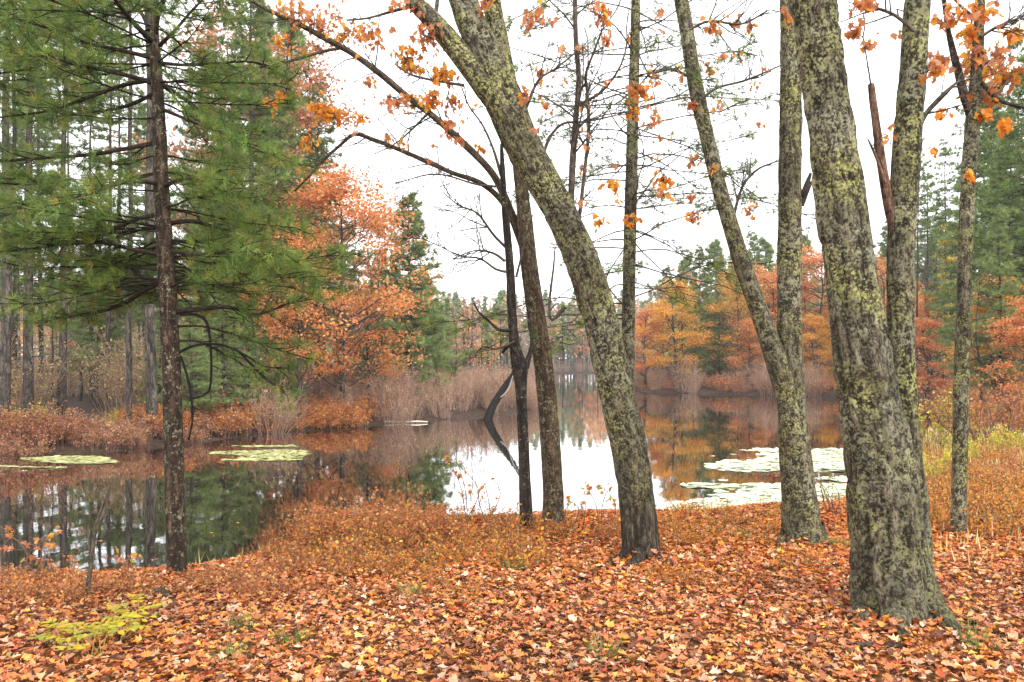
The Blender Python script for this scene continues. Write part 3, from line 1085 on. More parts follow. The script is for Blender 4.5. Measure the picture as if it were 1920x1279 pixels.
# --- twin-stem oak right of centre (H with leaning G)
h = hit(1505, 1025)
YH = float(h[1]) + .1
tH = NearTree('twin_oak_tree', 'twin stemmed oak with one stem leaning left, behind the thickest oak', 'tree', h)
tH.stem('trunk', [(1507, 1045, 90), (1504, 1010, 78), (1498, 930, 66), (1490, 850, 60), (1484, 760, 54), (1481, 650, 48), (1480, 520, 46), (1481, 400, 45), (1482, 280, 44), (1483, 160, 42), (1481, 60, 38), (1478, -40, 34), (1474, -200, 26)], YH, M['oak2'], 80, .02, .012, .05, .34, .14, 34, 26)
tH.stem('stem', [(1492, 850, 40), (1478, 760, 40), (1462, 695, 42), (1440, 630, 36), (1415, 560, 33), (1390, 490, 32), (1363, 400, 30), (1343, 330, 28), (1322, 240, 27), (1302, 150, 27), (1288, 60, 27), (1277, 0, 26), (1262, -90, 22), (1245, -200, 17)], YH - .05, M['oak2'], 52, .02, .005, .06, 0, .2, 35, 30)
tH.root([(1530, 985, 30), (1540, 1015, 24), (1556, 1026, 10)], YH - .05, M['oak2'], 37)
tH.root([(1480, 990, 30), (1472, 1020, 24), (1460, 1034, 10)], YH - .05, M['oak2'], 38)
tH.stem('stub', [(1505, 370, 12), (1512, 348, 11), (1520, 325, 6)], YH - .03, M['dark'], 12, .03, .002, .1, 0, .2, 36, 30)
tH.limb([(1503, 385, 10), (1520, 345, 6), (1530, 330, 4)], YH - .03, M['dark'], 2, .1, 0, 61)
tH.limb([(1372, 420, 8), (1385, 370, 5), (1398, 340, 5), (1425, 315, 4), (1460, 302, 2)], YH - .05, M['twig'], 9, .5, 2, 62)
tH.limb([(1305, 150, 6), (1260, 130, 5), (1235, 135, 4), (1200, 140, 3)], YH - .05, M['twig'], 5, .3, 1, 63)
tH.limb([(1285, 60, 6), (1330, 40, 5), (1390, 45, 4), (1440, 20, 3)], YH - .1, M['twig'], 13, .7, 2, 64)
tH.limb([(1310, 190, 6), (1345, 165, 5), (1400, 150, 4), (1470, 120, 3)], YH - .1, M['twig'], 8, .55, 2, 65)
rr_ = np.random.default_rng(6)
tH.leaves([(float(rr_.uniform(1230, 1470)), float(rr_.uniform(5, 300)), 8, 8, 1, 'op'[k % 2]) for k in range(16)], YH - .1, 14, twig=True)
tH.leaves([(1340, 50, 22, 14, 8, 'o'), (1335, 130, 12, 10, 4, 'o'), (1300, 200, 14, 8, 5, 'o'), (1376, 48, 12, 10, 4, 'o'), (1405, 50, 8, 8, 3, 'o'), (1298, 298, 9, 9, 4, 'o'), (1296, 372, 7, 8, 3, 'o'), (1304, 408, 10, 12, 5, 'p'), (1410, 394, 9, 12, 4, 'd'),
           (1335, 320, 5, 8, 2, 'o'), (1475, 30, 8, 14, 3, 'o'), (1350, 200, 10, 6, 2, 'p'), (1228, 222, 8, 8, 3, 'o'), (1228, 140, 10, 8, 3, 'o'), (1408, 158, 8, 8, 1, 'd')], YH - .1, 4)
tH.finish(5)

# --- slim tree on the right (L)
h = hit(1797, 1008)
YL = float(h[1]) + .08
tL = NearTree('slender_tree', 'slender lichened tree with a dense orange leaf cluster near its top', 'tree', h)
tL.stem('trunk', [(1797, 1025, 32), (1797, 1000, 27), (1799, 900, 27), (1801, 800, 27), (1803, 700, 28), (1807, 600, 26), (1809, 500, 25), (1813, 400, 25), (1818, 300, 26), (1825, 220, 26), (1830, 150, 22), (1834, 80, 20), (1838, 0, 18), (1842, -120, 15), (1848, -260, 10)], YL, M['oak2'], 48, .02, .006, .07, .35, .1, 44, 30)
tL.stem('stem', [(1822, 225, 14), (1808, 180, 16), (1795, 130, 14), (1785, 90, 12), (1775, 40, 9), (1765, -40, 7)], YL, M['dark'], 20, .03, .003, .1, 0, .2, 45, 30)
tL.limb([(1828, 240, 9), (1845, 215, 7), (1870, 180, 5), (1890, 150, 3)], YL, M['twig'], 4, .25, 1, 71)
tL.limb([(1840, 155, 9), (1870, 185, 8), (1910, 200, 6), (1960, 205, 4)], YL - .1, M['dark'], 4, .25, 1, 72)
tL.limb([(1838, 70, 7), (1870, 50, 5), (1920, 30, 3)], YL - .1, M['twig'], 14, .7, 2, 73)
tL.limb([(1835, 40, 7), (1800, 10, 5), (1775, -20, 3)], YL - .1, M['twig'], 5, .3, 1, 74)
tL.leaves([(1830, 120, 62, 44, 44, 'o'), (1765, 118, 20, 14, 12, 'o'), (1785, 30, 36, 24, 14, 'o'), (1840, 18, 26, 22, 14, 'o'), (1890, 140, 32, 38, 22, 'd'), (1840, 180, 36, 26, 13, 'd'), (1845, 215, 16, 8, 6, 'o'), (1890, 228, 10, 16, 5, 'o'), (1812, 62, 14, 14, 8, 'o'), (1820, 330, 8, 6, 3, 'o'), (1765, 210, 10, 8, 4, 'o'), (1750, 280, 10, 8, 2, 'o'), (1905, 60, 20, 20, 8, 'o')], YL - .05, 6)
tL.finish(6, (.055, .09))

# --- slim pine behind the leaning oak (F)
h = hit(1176, 985)
YF = float(h[1]) + .5
tF = NearTree('slim_pine_tree', 'tall slim pine with sparse needle sprays, its foot behind the leaning oak', 'tree', P(1176, 985, YF))
tF.stem('trunk', [(1176, 1010, 30), (1176, 950, 28), (1176, 850, 27), (1177, 740, 26), (1178, 600, 25), (1181, 450, 24), (1184, 330, 23), (1187, 200, 21), (1190, 90, 19), (1192, 0, 17), (1195, -150, 13), (1198, -330, 9)], YF, M['oak2'], 40, .025, .003, .06, .1, .1, 54, 30)
r = np.random.default_rng(77)
gF, gFn = G(), G()
tp, trd = tF.limbs[0]
for i in range(100):
    py = r.uniform(-180, 600)
    k = int(np.argmin(np.abs(tp[:, 2] - P(0, py, YF)[2])))
    a = r.uniform(0, 2 * math.pi)
    L_ = r.uniform(.6, 2.2)
    dr = norm([math.cos(a), .8 * math.sin(a), r.uniform(-.25, .3)])
    q = [tp[k]]
    dd = dr.copy()
    for s in range(6):
        dd = norm(dd + r.normal(0, .14, 3) + np.array([0, 0, -.05]))
        q.append(q[-1] + dd * L_ / 6)
    q = np.array(q)
    rs = np.linspace(.009, .003, 7)
    tube(gF, q, rs, 5, (0, 0, 0), cap=False)
    sprout(gF, q, rs, 6, .35, r, 1, .02, .3, None, 3)
    if r.random() < .8:
        pine_limb(gF, gFn, None, None, 0, 0, r, TUFTS, NEEDLE_A, limb=(q, rs), dens=.6, bare=.5)
gF.build('branches', M['twig'], tF.t, kind='stuff')
gFn.build('needles', M['needle'], tF.t, kind='stuff')
tF.finish(7)

# --- white pine at the left (A)
h = hit(332, 1083)
YA = float(h[1]) + .06
tA = NearTree('white_pine_tree', 'dark trunked white pine with wide green boughs at the water edge, left', 'tree', h)
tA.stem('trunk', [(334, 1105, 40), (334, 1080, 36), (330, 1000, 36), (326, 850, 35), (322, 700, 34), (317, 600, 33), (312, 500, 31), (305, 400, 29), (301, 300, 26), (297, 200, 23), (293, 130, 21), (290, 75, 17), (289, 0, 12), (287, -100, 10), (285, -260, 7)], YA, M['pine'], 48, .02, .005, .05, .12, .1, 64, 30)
gA, gAn = G(), G()
LIMBS_A = [
    [(302, 530, 12), (270, 545, 10), (230, 570, 9), (170, 588, 7), (110, 596, 5), (70, 612, 3)],
    [(302, 528, 11), (270, 520, 9), (235, 495, 6), (180, 480, 5), (110, 490, 3)],
    [(325, 586, 11), (370, 580, 9), (430, 576, 7), (480, 590, 5), (540, 570, 4), (590, 560, 3)],
    [(320, 525, 11), (360, 515, 8), (420, 505, 6), (490, 515, 4), (560, 520, 3)],
    [(285, 155, 10), (240, 142, 9), (190, 130, 8), (130, 117, 6), (75, 104, 4)],
    [(285, 150, 9), (230, 160, 8), (160, 185, 7), (90, 208, 5), (0, 220, 4), (-60, 230, 3)],
    [(285, 178, 8), (240, 198, 7), (200, 207, 5), (130, 215, 4), (85, 224, 3)],
    [(292, 268, 9), (230, 280, 8), (170, 290, 7), (90, 296, 6), (0, 302, 5), (-80, 312, 3)],
    [(302, 158, 9), (345, 185, 7), (385, 215, 5), (420, 235, 4), (470, 262, 3)],
    [(305, 205, 7), (360, 228, 6), (420, 250, 5), (470, 275, 3), (530, 300, 2)],
    [(298, 118, 8), (350, 122, 6), (410, 118, 5), (470, 116, 4), (520, 128, 3)],
    [(288, 80, 12), (262, 55, 10), (235, 25, 8), (205, -15, 6), (180, -50, 4)],
    [(292, 70, 10), (297, 30, 8), (312, -10, 6), (325, -60, 4)],
    [(288, 70, 9), (268, 30, 7), (255, 0, 6), (235, -60, 4)],
    [(300, 85, 8), (330, 55, 6), (360, 20, 5), (400, -20, 3)],
    [(308, 400, 10), (260, 410, 8), (200, 430, 6), (120, 425, 4), (50, 440, 3)],
    [(310, 420, 10), (360, 415, 8), (420, 430, 6), (490, 440, 3)],
    [(304, 350, 9), (350, 335, 7), (400, 350, 5), (450, 372, 3)],
    [(303, 345, 9), (250, 340, 7), (190, 355, 5), (130, 380, 3)],
    [(290, 110, 9), (230, 95, 8), (160, 80, 6), (80, 50, 5), (10, 30, 4), (-60, 20, 3)],
    [(315, 480, 9), (260, 470, 8), (190, 455, 6), (110, 460, 5), (30, 470, 3)],
    [(330, 612, 5), (380, 612, 4), (440, 628, 4), (510, 652, 3), (575, 672, 2)],
    [(328, 640, 5), (370, 640, 4), (420, 662, 3), (465, 690, 2)],
    [(316, 470, 9), (370, 478, 7), (440, 470, 5), (520, 480, 3)],
]
r = np.random.default_rng(5)
for k, rows in enumerate(LIMBS_A):
    dy = r.uniform(-1.1, 1.1)
    rows = [(a, b, c, dy * (i / (len(rows) - 1)) ** 1.2) for i, (a, b, c) in enumerate(rows)]
    pts, rad = PP(rows, YA)
    gg = G()
    p2, r2 = tube(gg, pts, rad, 8, (0.3,) * 3, .06, .001, 40, .08, 0, .2, k)
    gg.build('limb', M['pine'], tA.t)
    pine_limb(gA, gAn, None, None, 0, 0, r, TUFTS, NEEDLE_A, limb=(p2, r2), dens=1.25, bare=.25)
    sprout(gA, p2, r2, 5, .3, r, 1, -.02, .15, None, 3)
# whorls that reach to the front and to the back of the tree
trunkA = tA.limbs[0][0]
for py in np.concatenate([np.arange(-220, 560, 34), np.arange(390, 560, 30)]):
    k = int(np.argmin(np.abs(trunkA[:, 2] - P(0, py, YA)[2])))
    for j in range(6):
        a = r.uniform(0, 2 * math.pi)
        L_ = r.uniform(.7, 1.6) * (1 if py > 0 else .85)
        dr = norm([math.cos(a), math.sin(a), r.uniform(-.1, .25)])
        if py < 390 and dr[0] > .1:
            L_ *= .7
            if r.random() < .35:
                continue
        if dr[1] < -.75 or (180 < py < 400 and r.random() < .4):
            continue
        pine_limb(gA, gAn, trunkA[k], dr, L_, .009, r, TUFTS, NEEDLE_A, dens=1.05, bare=.25)
# bare drooping lower branches
for k, rows in enumerate([
    [(338, 590, 6), (368, 590, 6), (388, 606, 6), (395, 650, 5), (396, 700, 5), (390, 735, 4), (362, 748, 3)],
    [(338, 668, 6), (348, 695, 5), (358, 740, 5), (361, 785, 4), (354, 825, 3)],
    [(336, 660, 6), (365, 648, 5), (400, 645, 5), (440, 655, 4), (470, 682, 5), (500, 712, 4), (532, 732, 3)],
    [(440, 655, 5), (470, 672, 4), (500, 688, 3), (545, 690, 2)]]):
    pts, rad = PP(rows, YA - .05 * k)
    gg = G()
    p2, r2 = tube(gg, pts, rad, 8, (0,) * 3, .04, .001, 40, .08, 0, .2, k)
    gg.build('dead_branch', M['dark'], tA.t)
    sprout(gA, p2, r2, 5, .22, r, 1, -.05, .3, None, 3)
    if k >= 2:
        pine_limb(gA, gAn, None, None, 0, 0, r, TUFTS, NEEDLE_A, limb=(p2, r2), dens=.9, bare=.55)
gA.build('branchlets', M['pine'], tA.t, kind='stuff')
gAn.build('needles', M['needle'], tA.t, kind='stuff')

# --- second white pine just outside the frame, its boughs fill the upper left
YQ = 8.0
hq = P(-260, 1080, YQ)
hq[2] = gz(hq[0], hq[1]) if sdf(hq[:1], hq[1:2])[0] > 0 else WZ + .05
tQ = NearTree('white_pine_tree', 'white pine just beyond the left edge, its boughs reaching in at upper left', 'tree', hq)
tQ.stem('trunk', [(-262, 1120, 52), (-260, 1050, 48), (-262, 800, 45), (-265, 500, 42), (-262, 200, 36), (-260, -100, 28), (-258, -400, 14)], YQ, M['pine'], 40, .03, .005, .05, .12, .1, 74, 30)
gQ, gQn = G(), G()
r = np.random.default_rng(15)
tq = tQ.limbs[0][0]
for py in [-240, -190, -140, -95, -50, -5, 40, 85, 125, 160, 300, 370, 420, 470]:
    k = int(np.argmin(np.abs(tq[:, 2] - P(0, py, YQ)[2])))
    for j in range(4):
        a = r.uniform(-1.2, 1.2)
        L_ = r.uniform(1.5, 2.6) * (1 if py < 330 else .8)
        pine_limb(gQ, gQn, tq[k], norm([math.cos(a), math.sin(a), r.uniform(-.05, .25)]), L_, .018, r, TUFTS, NEEDLE_A, dens=1.0, bare=.25)
gQ.build('branchlets', M['pine'], tQ.t, kind='stuff')
gQn.build('needles', M['needle'], tQ.t, kind='stuff')

# ------------------------------------------------------------------ forest tree templates (shared meshes)


def make_pine(H, crown0, spread, seed, pal=NEEDLE_F, tufts=TUFTS_FAR, whorl=.45, dens=.7, r0=.15, top=.25, arms=6, shape=1.0):
    r = np.random.default_rng(seed)
    gt, gb, gn = G(), G(), G()
    k = 9
    zz = np.linspace(-.3, H, k)
    pts = np.column_stack([np.cumsum(r.normal(0, .04, k)), np.cumsum(r.normal(0, .04, k)), zz])
    pts[0, :2] = 0
    rad = np.linspace(r0, .02, k)
    p2, r2 = tube(gt, pts, rad, 10, (1, 1, 1), .25, .008, 9, .05, .2, .4, seed)
    z = crown0
    while z < H - .15:
        u = (z - crown0) / (H - crown0)
        L_ = spread * ((1 - u) ** shape * (.75 + .25 * min(1, u * 5)) + .06)
        i = int(np.argmin(np.abs(p2[:, 2] - z)))
        a0 = r.uniform(0, 6.28)
        for j in range(arms):
            a = a0 + j / arms * 6.28 + r.normal(0, .25)
            if r.random() < .1:
                continue
            dr = norm([math.cos(a), math.sin(a), r.uniform(-.2, .2) + u * .45])
            i = int(np.argmin(np.abs(p2[:, 2] - z - r.normal(0, .5) * whorl)))
            pine_limb(gb, gn, p2[i], dr, L_ * r.uniform(.6, 1.1), .012 + .012 * L_, r, tufts, pal, dens=dens, bare=.22, droop=.06, size=1.0 if tufts is TUFTS_MID else 1.1)
        for q in range(1):      # bare dead twigs below the crown
            pass
        z += whorl * r.uniform(.8, 1.2) * (1 - .35 * u)
    for q in range(int(crown0 * 3)):
        z = r.uniform(1, crown0 + .5)
        a = r.uniform(0, 6.28)
        i = int(np.argmin(np.abs(p2[:, 2] - z)))
        d = norm([math.cos(a), math.sin(a), r.uniform(-.2, .15)])
        L_ = r.uniform(.3, 1.1)
        tube(gb, [p2[i], p2[i] + d * L_ * .5, p2[i] + d * L_ + r.normal(0, .06, 3)], [.012, .008, .004], 3, (0, 0, 0), cap=False)
    return [('trunk', gt.mesh('trunk', M['far_bark']), None), ('branches', gb.mesh('branches', M['twig']), 'stuff'), ('needles', gn.mesh('needles', M['needle'], False), 'stuff')]


def make_broad(H, crown0, spread, seed, pal, nleaf=5000, lsize=.12, r0=.12, layers=True, clumps=42, bare=0):
    r = np.random.default_rng(seed)
    gt, gb, gn = G(), G(), G()
    k = 8
    zz = np.linspace(-.3, H * .93, k)
    pts = np.column_stack([np.cumsum(r.normal(0, .08, k)), np.cumsum(r.normal(0, .08, k)), zz])
    rad = np.linspace(r0, .02, k)
    p2, r2 = tube(gt, pts, rad, 10, (1, 1, 1), .4, .006, 10, .05, .25, .3, seed)
    lp, lc = [], []
    for c in range(clumps):
        u = r.uniform(0, 1) ** .85
        z = crown0 + (H - crown0) * u
        rmax = spread * math.sin(math.pi * (0.14 + .82 * (u ** .8))) ** .75
        a = r.uniform(0, 6.28)
        rr = rmax * math.sqrt(r.uniform(.1, 1))
        e = np.array([math.cos(a) * rr, math.sin(a) * rr, z])
        zi = max(crown0 * .6, z - rr * r.uniform(.35, .8))
        i = int(np.argmin(np.abs(p2[:, 2] - zi)))
        b = p2[i]
        q = np.array([b + (e - b) * t for t in np.linspace(0, 1, 6)])
        q[1:-1] += r.normal(0, .09, (4, 3))
        rs = np.linspace(min(r2[i] * .6, .035), .007, 6)
        tube(gb, q, rs, 5, (0, 0, 0), cap=False)
        sprout(gb, q, rs, 5 + bare, .5 + .25 * bare / 5, r, 1, .1, .4, None, 3)
        m = int(nleaf / clumps * r.uniform(.5, 1.5))
        if m:
            cs = np.array([.62, .62, .27 if layers else .45]) * r.uniform(.7, 1.25) * spread / 2.4
            pts_ = e + r.normal(0, .55, (m, 3)) * cs
            lp.append(pts_)
            lc.append(pick(pal, m, r, .2) * r.uniform(.8, 1.15))
    if lp:
        lp, lc = np.concatenate(lp), np.concatenate(lc)
        m = len(lp)
        nz = r.normal(0, .55, (m, 3)) + np.array([0, 0, .8])
        scatter(gn, LEAF2[0] - np.array([0, .5, 0]), LEAF2[1], lp, rot_from(nz, r.uniform(0, 6.28, m)), lsize * r.uniform(.7, 1.25, m), lc)
    out = [('trunk', gt.mesh('trunk', M['far_bark']), None), ('branches', gb.mesh('branches', M['twig']), 'stuff')]
    if len(lp):
        out.append(('leaves', gn.mesh('leaves', M['leaf'], False), 'stuff'))
    return out


PO = [(.68, .24, .07, 4), (.74, .32, .1, 3), (.6, .18, .07, 2), (.74, .42, .2, 3)]
PA = [(.72, .33, .05, 3), (.68, .4, .07, 3), (.64, .24, .045, 2), (.4, .32, .08, 1)]
PR = [(.64, .21, .09, 3), (.7, .3, .1, 3), (.54, .15, .07, 2), (.7, .4, .1, 1)]
PK = [(.55, .26, .16, 3), (.6, .33, .2, 2), (.5, .2, .1, 2), (.5, .34, .18, 1)]
PY = [(.62, .45, .06, 3), (.55, .42, .1, 2), (.5, .42, .12, 1)]
PINE = [make_pine(15, 3.6, 2.9, 201), make_pine(17, 4.2, 3.1, 202), make_pine(12, 2.2, 2.6, 203, pal=NEEDLE_L)]
POLE = [make_pine(17, 10.5, 2.4, 211, whorl=.75, dens=.5, r0=.16), make_pine(19, 12.5, 2.2, 212, whorl=.8, dens=.5, r0=.12)]
SPRUCE = [make_pine(9.8, .7, 2.6, 221, pal=NEEDLE_L, whorl=.36, dens=.7, arms=7, r0=.12, shape=.75), make_pine(11, 1.0, 2.1, 222, pal=NEEDLE_L, whorl=.42, dens=.55, arms=6, shape=.9)]
MAPLE_O = [make_broad(8.4, 1.3, 3.2, 231, PO, 8000, clumps=60), make_broad(7.6, 1.2, 2.6, 232, PO, 6500, clumps=50)]
MAPLE_A = [make_broad(7.5, 1.2, 2.4, 233, PA, 9000, clumps=50), make_broad(9, 1.6, 2.9, 234, PA, 10000, clumps=54)]
MAPLE_R = [make_broad(6, .9, 2.2, 235, PR, 7000), make_broad(8, 1.2, 2.6, 236, PR, 9000, clumps=50)]
MAPLE_K = [make_broad(11, 4.5, 2.6, 237, PK, 5200, bare=2), make_broad(9, 2.5, 2.3, 238, PK, 4200, bare=2)]
MAPLE_Y = [make_broad(9, 2.4, 1.0, 239, PY, 3500)]
BARE = [make_broad(9, 2.0, 1.8, 241, PK, 0, bare=5, clumps=34), make_broad(8, 1.5, 1.4, 242, PK, 250, bare=5, clumps=30, r0=.08)]

rb = np.random.default_rng(33)


def tree_at(name, tmpl, px, Y, top, label, group=None, cat='tree', H=None, wide=1.0):
    """stand a forest tree at distance Y in direction px, its top seen at height `top`"""
    x = (px - CX) / FPX * Y
    z = gz(x, Y)
    want = CAMZ + (HZ - top) / FPX * Y - z
    zs = np.empty(len(tmpl[0][1].vertices) * 3, np.float32)
    tmpl[0][1].vertices.foreach_get('co', zs)
    h0 = zs.reshape(-1, 3)[:, 2].max()
    s = want / h0
    return place(name, tmpl, label, cat, (x, Y, z - .02), float(rb.uniform(0, 6.28)), s * wide, group, sz=s)


# left far shore
GL = 'tall bare pine trunks of the left far shore'
for i, (px, Y) in enumerate([(6, 20.5), (30, 26), (53, 23), (74, 31), (115, 25), (205, 29), (222, 35), (240, 21.5), (286, 21.5), (132, 38), (60, 42), (-40, 23), (-110, 22), (172, 33)]):
    tree_at('tall_pine_tree', POLE[i % 2], px, Y, 678 - 1493 * (15.5 + rb.uniform(-1.5, 2)) / Y, {6: 'thick dark pine trunk at the very left of the far shore woods', 53: 'dark pine trunk second from the left in the near row of the far shore', 240: 'grey pine trunk second left of the near pine on the far shore', 286: 'pine trunk just left of the near pine, on the far shore edge', 115: 'pine trunk standing midway between the left edge and the near pine'}.get(px, 'tall straight pine trunk set back in the left far shore woods'), GL, wide=.9)
tree_at('white_pine_tree', PINE[1], 468, 29, -90, 'tallest white pine on the left far shore, behind the orange maples')
tree_at('white_pine_tree', PINE[0], 592, 36, 150, 'pale green white pine rising directly above the orange maple')
tree_at('white_pine_tree', PINE[0], 385, 38, 60, 'white pine seen right behind the near pine trunk, far shore')
tree_at('white_pine_tree', PINE[1], 60, 44, 60, 'dim white pine deep in the woods behind the bare trunks')
tree_at('white_pine_tree', PINE[2], 180, 30, 330, 'mid sized white pine between the bare trunks of the left woods')
tree_at('white_pine_tree', PINE[0], 275, 46, 200, 'tall white pine just left of the near pine, deep in the woods')
GH = 'young green pines in the left understory'
for i, (px, Y, top) in enumerate([(360, 23, 560), (420, 25, 530), (470, 26, 600), (520, 29, 560), (390, 28, 500), (300, 26, 600), (655, 33, 590), (690, 34, 600)]):
    tree_at('young_pine_tree', SPRUCE[1] if i % 2 else PINE[2], px, Y, top, 'young green pine in the understory between the near pine and the spruce', GH, wide=1.35)
tree_at('white_pine_tree', PINE[0], -110, 24, 40, 'white pine at the left edge of the far shore')
tree_at('white_pine_tree', PINE[2], 540, 35, 30, 'pale white pine behind the tall salmon maple on the left shore')
tree_at('white_pine_tree', PINE[1], 500, 42, 10, 'farther white pine behind the tall pink maple', wide=1.1)
tree_at('spruce_tree', SPRUCE[0], 768, 35, 368, 'dark conical spruce right of the orange maple on the left shore')
tree_at('spruce_tree', SPRUCE[1], 712, 38, 470, 'shorter spruce half hidden behind the orange maple', wide=1.1)
tree_at('spruce_tree', SPRUCE[1], 838, 58, 560, 'faint far spruce right of the dark conical one', wide=1.2)
tree_at('spruce_tree', SPRUCE[0], 800, 46, 520, 'small spruce just right of the dark conical one', wide=1.1)
tree_at('maple_tree', MAPLE_O[0], 628, 28.5, 345, 'big bright orange maple above the left shore bushes')
tree_at('maple_tree', MAPLE_O[1], 560, 27, 445, 'lower orange maple leaning beside the big bright orange one', wide=.9)
tree_at('maple_tree', MAPLE_O[1], 690, 30.5, 560, 'small orange maple at the foot of the dark spruce')
tree_at('maple_tree', MAPLE_K[1], 716, 36, 430, 'thin salmon maple between the big orange maple and the spruce')
tree_at('maple_tree', MAPLE_K[0], 440, 32, 90, 'tall pale pink maple between the near pine and the oak leaves')
tree_at('maple_tree', MAPLE_K[0], 545, 34, 130, 'tall pale salmon maple above the big orange maple')
tree_at('maple_tree', MAPLE_K[1], 150, 34, 560, 'small pinkish maple among the left bare trunks')
tree_at('maple_tree', MAPLE_Y[0], 330, 30, 640, 'small yellow tree behind the near pine trunk')
GB = 'bare grey trees in the left far woods'
for i, (px, Y, top) in enumerate([(100, 33, 540), (215, 36, 500), (260, 42, 520), (880, 48, 560), (905, 62, 585), (870, 70, 575), (530, 26, 600), (420, 31, 560), (940, 75, 590), (850, 42, 600), (20, 30, 540), (310, 28, 560)]):
    tree_at('bare_tree', BARE[i % 2], px, Y, top, 'leafless grey tree in the left far shore woods', GB)

# right far shore
tree_at('maple_tree', MAPLE_R[0], 1212, 60, 592, 'pale red maple at the left end of the right far shore')
tree_at('maple_tree', MAPLE_A[0], 1256, 58, 540, 'amber orange maple beside the pale red one across the pond')
tree_at('pine_tree', PINE[0], 1312, 64, 462, 'green pine between the amber maple and the leaning stem')
tree_at('pine_tree', PINE[1], 1275, 76, 492, 'faded pine rising behind the amber maple')
tree_at('spruce_tree', SPRUCE[0], 1328, 61, 560, 'dark short spruce at the shore between the amber and orange maples', wide=1.15)
tree_at('maple_tree', MAPLE_A[1], 1380, 59, 524, 'wide orange maple seen right behind the leaning oak stem')
tree_at('pine_tree', PINE[0], 1412, 72, 440, 'pale pine behind the wide orange maple')
tree_at('maple_tree', MAPLE_O[0], 1442, 60, 510, 'deep orange maple just left of the twin oak trunk')
tree_at('maple_tree', MAPLE_O[0], 1532, 58, 476, 'tall orange maple framed between the twin oak and the thickest oak')
tree_at('maple_tree', MAPLE_A[0], 1520, 54, 600, 'low amber maple under the tall framed orange one')
tree_at('pine_tree', PINE[1], 1580, 70, 430, 'pine mostly behind the thickest oak')
tree_at('pine_tree', PINE[0], 1462, 84, 470, 'far pine behind the twin oak trunk')
tree_at('maple_tree', MAPLE_O[1], 1650, 56, 500, 'orange maple between the two stems of the thickest oak')
tree_at('pine_tree', PINE[0], 1660, 66, 420, 'pine rising between the two stems of the thickest oak')
tree_at('pine_tree', PINE[1], 1735, 64, 400, 'pine standing right of the thick oak stem across the pond')
tree_at('maple_tree', MAPLE_R[1], 1748, 50, 560, 'red orange maple just left of the slender tree')
tree_at('maple_tree', MAPLE_Y[0], 1784, 48, 440, 'narrow yellow tree just left of the slender tree')
tree_at('pine_tree', PINE[0], 1858, 34, 150, 'tall pine just right of the slender tree')
tree_at('pine_tree', PINE[1], 1925, 28, 110, 'tall pine at the right edge of the woods')
tree_at('pine_tree', PINE[2], 1900, 40, 330, 'mid sized pine between the two tall pines on the right')
tree_at('pine_tree', PINE[0], 1770, 78, 390, 'far pine behind the narrow yellow tree')
tree_at('maple_tree', MAPLE_A[0], 1885, 27, 540, 'golden orange maple under the tall pines on the right')
tree_at('maple_tree', MAPLE_R[0], 1930, 24, 580, 'red maple at the right edge under the pines')
GM = 'smaller orange maples filling the right far shore'
for i, (px, Y, top) in enumerate([(1232, 66, 575), (1405, 57, 610), (1475, 63, 540), (1605, 58, 520), (1690, 60, 540), (1725, 44, 610)]):
    tree_at('maple_tree', [MAPLE_A[0], MAPLE_O[1], MAPLE_R[0]][i % 3], px, Y, top, 'smaller orange or amber maple in the row along the right far shore', GM, wide=1.15)
GP = 'pale green pines rising behind the orange maples across the pond'
for i, (px, Y, top) in enumerate([(1248, 80, 500), (1290, 72, 478), (1338, 70, 452), (1378, 78, 470), (1432, 74, 448), (1505, 80, 440), (1350, 60, 560), (1300, 60, 590), (1620, 76, 430), (1700, 70, 400), (1760, 62, 420), (1820, 48, 300), (1890, 30, 250), (1840, 36, 430), (1915, 33, 420)]):
    tree_at('pine_tree', PINE[2] if i % 3 else PINE[0], px, Y, top, 'pale green pine rising behind the orange maples across the pond', GP, wide=1.3 if px < 1700 else 1.1)
tree_at('pine_tree', PINE[2], 1875, 26, 400, 'light green pine low between the slender tree and the right edge')
tree_at('bare_tree', BARE[0], 1735, 54, 470, 'leafless brown tree behind the red orange maple')
tree_at('bare_tree', BARE[1], 1850, 26, 520, 'thin leafless tree right of the slender tree')
tree_at('bare_tree', BARE[1], 1700, 60, 520, 'leafless tree hidden between the oak stems')
GR = 'bare pine trunks in the right far woods'
for i, (px, Y) in enumerate([(1345, 64), (1405, 66), (1510, 62), (1720, 49), (1738, 52), (1755, 56), (1770, 50), (1830, 40), (1848, 44), (1870, 38), (1888, 42), (1905, 36)]):
    tree_at('tall_pine_tree', POLE[i % 2], px, Y, 678 - 1493 * (11.0 + rb.uniform(-1.5, 1.0)) / Y if px < 1600 else 678 - 1493 * (12.5 + rb.uniform(-1, 3)) / Y, 'straight pine trunk in the shaded woods of the right far shore', GR, wide=.8)

# ------------------------------------------------------------------ far wood closing the view
g = G()
r = np.random.default_rng(44)


